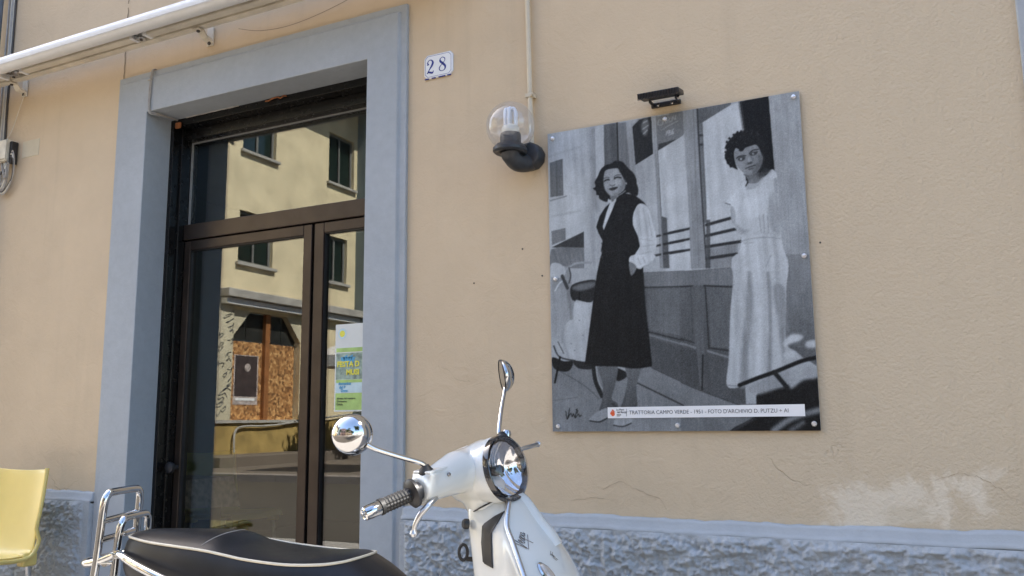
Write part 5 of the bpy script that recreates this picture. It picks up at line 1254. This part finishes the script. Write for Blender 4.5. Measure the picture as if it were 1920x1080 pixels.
for y0, y1, z0, z1 in wins:
    f = MB(); x0_, x1_ = XF-.15, XF-.09; tw = .07
    f.box(x0_, x1_, y0, y0+tw, z0, z1).box(x0_, x1_, y1-tw, y1, z0, z1).box(x0_, x1_, y0+tw, y1-tw, z0, z0+tw).box(x0_, x1_, y0+tw, y1-tw, z1-tw, z1).box(x0_, x1_, (y0+y1)/2-.03, (y0+y1)/2+.03, z0+tw, z1-tw)
    o = build(f, 'window', M['win_dark'], HO); build(MB().box(XF-.125, XF-.12, y0+tw, y1-tw, z0+tw, z1-tw), 'pane', M['win_glass'], o); build(MB().box(XF-.158, XF-.152, y0+.02, y1-.02, z0+.02, z1-.02), 'curtain', M['curtain'], o)
    build(MB().box(XF-.05, XF+.10, y0-.08, y1+.08, z0-.08, z0-.002), 'sill', M['grey_stone'], o, bevel=.01)
# boarded shop front
def osb():
    t = NT('chipboard'); p = t.pos(); mp = t.n('ShaderNodeMapping'); mp.inputs['Scale'].default_value = (1, 1.0, 1.0); t.l(p, mp.inputs[0]); v = t.n('ShaderNodeTexVoronoi', i_Scale=16.0, i_Randomness=1.0); t.l(mp.outputs[0], v.inputs['Vector'])
    sp = t.n('ShaderNodeSeparateColor'); t.l(v.outputs['Color'], sp.inputs[0]); c = t.ramp(sp.outputs[0], [(.0, (.16, .07, .025)), (.5, (.42, .20, .07)), (1.0, (.68, .40, .17))]); t.l(c, t.b.inputs['Base Color']); t.b.inputs['Roughness'].default_value = .7; t.l(t.bump(sp.outputs[1], .5, .02), t.b.inputs['Normal']); return t.m
M['osb'] = osb(); M['rustwood'] = pm('brown_post', (.30, .12, .04), .6, 0, .2, 4); M['dark_pane'] = pm('dirty_dark_pane', (.03, .03, .028), .15, 0, .3, 4); M['stone_pale'] = pm('pale_painted_stone', (.52, .47, .34), .85, 0, .15, 2)
for y0, y1 in ((-12.72, -11.58), (-13.92, -12.88)): build(MB().box(XF-.20, XF-.17, y0, y1, 1.15, 3.05), 'chipboard_panel', M['osb'], HO)
build(MB().box(XF-.20, XF-.05, -12.88, -12.72, 1.15, 3.78), 'post', M['rustwood'], HO, bevel=.02)
for y0, y1 in ((-12.10, -11.58), (-12.72, -12.14), (-13.36, -12.88), (-13.92, -13.40)): build(MB().box(XF-.20, XF-.17, y0, y1, 3.08, 3.76), 'transom_pane', M['dark_pane'], HO)
for y, s_ in ((-11.55, -1), (-13.95, 1)): build(MB().add([(XF+.005, y, 3.78), (XF+.005, y+s_*.55, 3.78), (XF+.005, y, 3.15), (XF-.2, y, 3.78), (XF-.2, y+s_*.55, 3.78), (XF-.2, y, 3.15)], [(0, 1, 2), (3, 5, 4), (1, 4, 5, 2)]), 'chamfer', M['stone_pale'], HO)
build(MB().box(XF, XF+.06, -11.50, -11.02, 1.15, 3.85), 'pillar', M['stone_pale'], HO, bevel=.01); build(MB().box(XF, XF+.06, -14.35, -14.0, 1.15, 3.85), 'pillar', M['stone_pale'], HO, bevel=.01)
build(MB().box(XF-.02, XF+.09, -14.35, -11.02, 1.08, 1.15), 'shop_sill', M['grey_stone'], HO)
dl = MB()
for k in range(22):
    y0 = -11.46+.40*random.random(); z0 = 1.25+k*.115; pts = [(XF+.064, y0+.10*math.sin(j*1.3+k)+random.uniform(-.05, .05), z0+.05*math.cos(j*1.9+k)+.02*j) for j in range(5)]
    pts = [(x, min(-11.05, max(-11.47, y)), z) for x, y, z in pts]; dl.tube(smooth_path(pts, 4), .009, 5)
build(dl, 'wall_scribbles', M['ink'], HO)
# bill pasted on the boards
BI = empty('pasted_bill', (XF-.165, -12.2, 1.5)); tag(BI, 'dark portrait bill pasted on the chipboard of the yellow house', 'bill'); 
M['bill_dark'] = pm('bill_dark_print', (.05, .035, .035), .6, 0, .5, 6); M['bill_pale'] = pm('bill_pale_print', (.42, .36, .34), .6, 0, .4, 9)
build(MB().box(XF-.168, XF-.162, -12.60, -11.78, 1.52, 2.72), 'paper', M['bill_pale'], BI); build(MB().box(XF-.161, XF-.159, -12.56, -11.82, 1.72, 2.70), 'picture', M['bill_dark'], BI)
fg = MB().lathe([(.10, 0), (.10, .003)], (XF-.157, -12.24, 2.42), (1, 0, 0), 16); build(fg, 'figure_head', M['bill_pale'], BI)
build(MB().box(XF-.158, XF-.155, -12.50, -11.86, 1.62, 1.68), 'bill_strip', M['white_print'], BI)
tube_thing('gas_pipe', [(XF+.1, -16, 1.30), (XF+.1, -13, 1.02), (XF+.1, -11.9, 1.0), (XF+.12, -11.6, .85), (XF+.12, -11.6, .4)], .025, M['grey_stone'], 'grey pipe along the ochre base of the yellow house', 'pipe', 8, 3)
# taller neighbour that closes the corner
NH = empty('grey_house', (-12.8, -22, 0)); tag(NH, 'plain grey house standing forward beside the yellow house', 'house'); M['grey_wall'] = pm('grey_plaster', (.20, .24, .25), .9, 0, .1, 1)
build(MB().box(-20, -11.6, -30, -16.25, 0, 12), 'wall', M['grey_wall'], NH); build(MB().box(-20.3, -11.3, -30.3, -16.0, 12, 12.25), 'roof', M['tile_roof'], NH)
# parasol on the pavement
PA = empty('cream_parasol', (-9.7, -10.7, .13)); tag(PA, 'cream square parasol on the pavement across the street', 'parasol'); M['canvas'] = pm('cream_canvas', (.66, .62, .54), .85, 0, .06, 3, trans=.0)
cx_, cy_, r_ = -9.7, -10.7, 1.75
cp = MB(); ring = [(cx_+r_*math.cos(a+R(45)), cy_+r_*math.sin(a+R(45)), 2.36) for a in np.linspace(0, 2*math.pi, 4, endpoint=False)]; low = [(x, y, 2.14) for x, y, z in ring]
cp.add([(cx_, cy_, 3.1)]+ring+low, [(0, 1, 2), (0, 2, 3), (0, 3, 4), (0, 4, 1), (1, 5, 6, 2), (2, 6, 7, 3), (3, 7, 8, 4), (4, 8, 5, 1)]); build(cp, 'canopy', M['canvas'], PA)
build(MB().tube([(cx_, cy_, .13), (cx_, cy_, 3.05)], .028, 10), 'pole', M['wood'], PA); build(MB().box(cx_-.35, cx_+.35, cy_-.35, cy_+.35, .13, .2), 'base', M['grey_stone'], PA, bevel=.02)
for x, y, z in ring: build(MB().tube([(cx_, cy_, 3.06), (x, y, z-.02)], .012, 6), 'rib', M['wood'], PA)
# small trees
M['bark'] = pm('bark', (.10, .075, .05), .9, 0, .3, 12, .5, 30, .01)
def leafmat():
    t = NT('leaves'); i = t.n('ShaderNodeNewGeometry').outputs['Random Per Island']; c = t.ramp(i, [(0, (.02, .05, .012)), (.5, (.05, .10, .02)), (1, (.11, .16, .04))]); t.l(c, t.b.inputs['Base Color']); t.b.inputs['Roughness'].default_value = .6; return t.m
M['leaves'] = leafmat()
def tree(x, y, h, cr, n, label, z0=.13):
    T = empty('street_tree', (x, y, z0)); tag(T, label, 'tree'); tk = MB().tube([(x, y, z0), (x+.04, y, h*.5), (x-.02, y+.03, h*.8)], [.09, .07, .03], 10)
    for k in range(6):
        a = k*1.05; tk.tube([(x, y, h*(.45+.05*k)), (x+cr*.6*math.cos(a), y+cr*.6*math.sin(a), h*(.65+.05*k))], [.035, .012], 6)
    build(tk, 'trunk', M['bark'], T, smooth=True); ctrs = [Vector((x+random.gauss(0, cr*.42), y+random.gauss(0, cr*.42), h*.78+random.gauss(0, cr*.32))) for _ in range(26)]; m = MB()
    for k in range(n):
        c = random.choice(ctrs)+Vector((random.gauss(0, .16), random.gauss(0, .16), random.gauss(0, .13)))*cr; u = Vector((random.gauss(0, 1), random.gauss(0, 1), random.gauss(0, 1))).normalized(); v = u.orthogonal().normalized(); L = random.uniform(.05, .10)*1.3
        m.add([c-u*L, c+v*L*.5, c+u*L, c-v*L*.5], [(0, 1, 2, 3)])
    build(m, 'crown', M['leaves'], T)
tree(-12.7, -14.3, 3.75, .85, 4000, 'small leafy tree beside the parasol across the street'); tree(-6.0, -13.5, 6.0, 2.0, 6000, 'taller leafy tree on the pavement opposite the doorway')

# houses and trees across the street, behind the viewer: what chrome and glass look back at
M['ochre_wall'] = pm('ochre_plaster', (.50, .36, .22), .9, 0, .1, .7, world=True); M['rose_wall'] = pm('rose_plaster', (.46, .30, .24), .9, 0, .1, .7, world=True); M['shut_green'] = pm('green_shutter', (.05, .10, .07), .6, 0, .1, 4)
def row_house(x0, x1, y, hgt, mat, label):
    T = empty('row_house', ((x0+x1)/2, y, .13)); tag(T, label, 'house'); nw = max(2, int((x1-x0)/2.6)); rects = []
    for f in range(int((hgt-1)/3.1)):
        for k in range(nw):
            cx_ = x0+(k+.5)*(x1-x0)/nw; rects.append((cx_-.5, cx_+.5, .9+f*3.1+(0 if f else -.6), 2.5+f*3.1))
    wl = plane_holes((x0, x1), (.1, hgt), [r_+(.2,) for r_ in rects], lambda u, v, d: (u, y-d, v)); wl.add([(x0, y, .1), (x0, y-8, .1), (x0, y-8, hgt), (x0, y, hgt)], [(0, 1, 2, 3)]).add([(x1, y, .1), (x1, y-8, .1), (x1, y-8, hgt), (x1, y, hgt)], [(3, 2, 1, 0)])
    build(wl, 'wall', mat, T); build(MB().box(x0-.2, x1+.2, y-8.3, y+.5, hgt, hgt+.2), 'roof', M['tile_roof'], T)
    for a, b, c, d in rects:
        o = build(MB().box(a, b, y-.2, y-.17, c, d), 'window', M['dark_pane'], T)
        if c > 2: build(MB().box(a-.5, a-.01, y+.002, y+.05, c, d), 'shutter', M['shut_green'], o); build(MB().box(b+.01, b+.5, y+.002, y+.05, c, d), 'shutter', M['shut_green'], o)
row_house(-7.5, 1.0, -19, 9.5, M['rose_wall'], 'rose plastered house with green shutters across the street'); row_house(1.2, 12, -18.6, 8.2, M['ochre_wall'], 'ochre house with green shutters across the street beside the rose house')
tree(2.5, -12.0, 6.5, 2.1, 6000, 'leafy street tree in front of the ochre house'); tree(8.5, -12.5, 6.0, 2.0, 5000, 'leafy street tree farther along the ochre house')

tree(5.0, -4.6, 6.2, 1.9, 6000, 'leafy tree added out of view to shade the ground right of the facade', 0)  # unseen tree, added to dim the ground and wall on the right
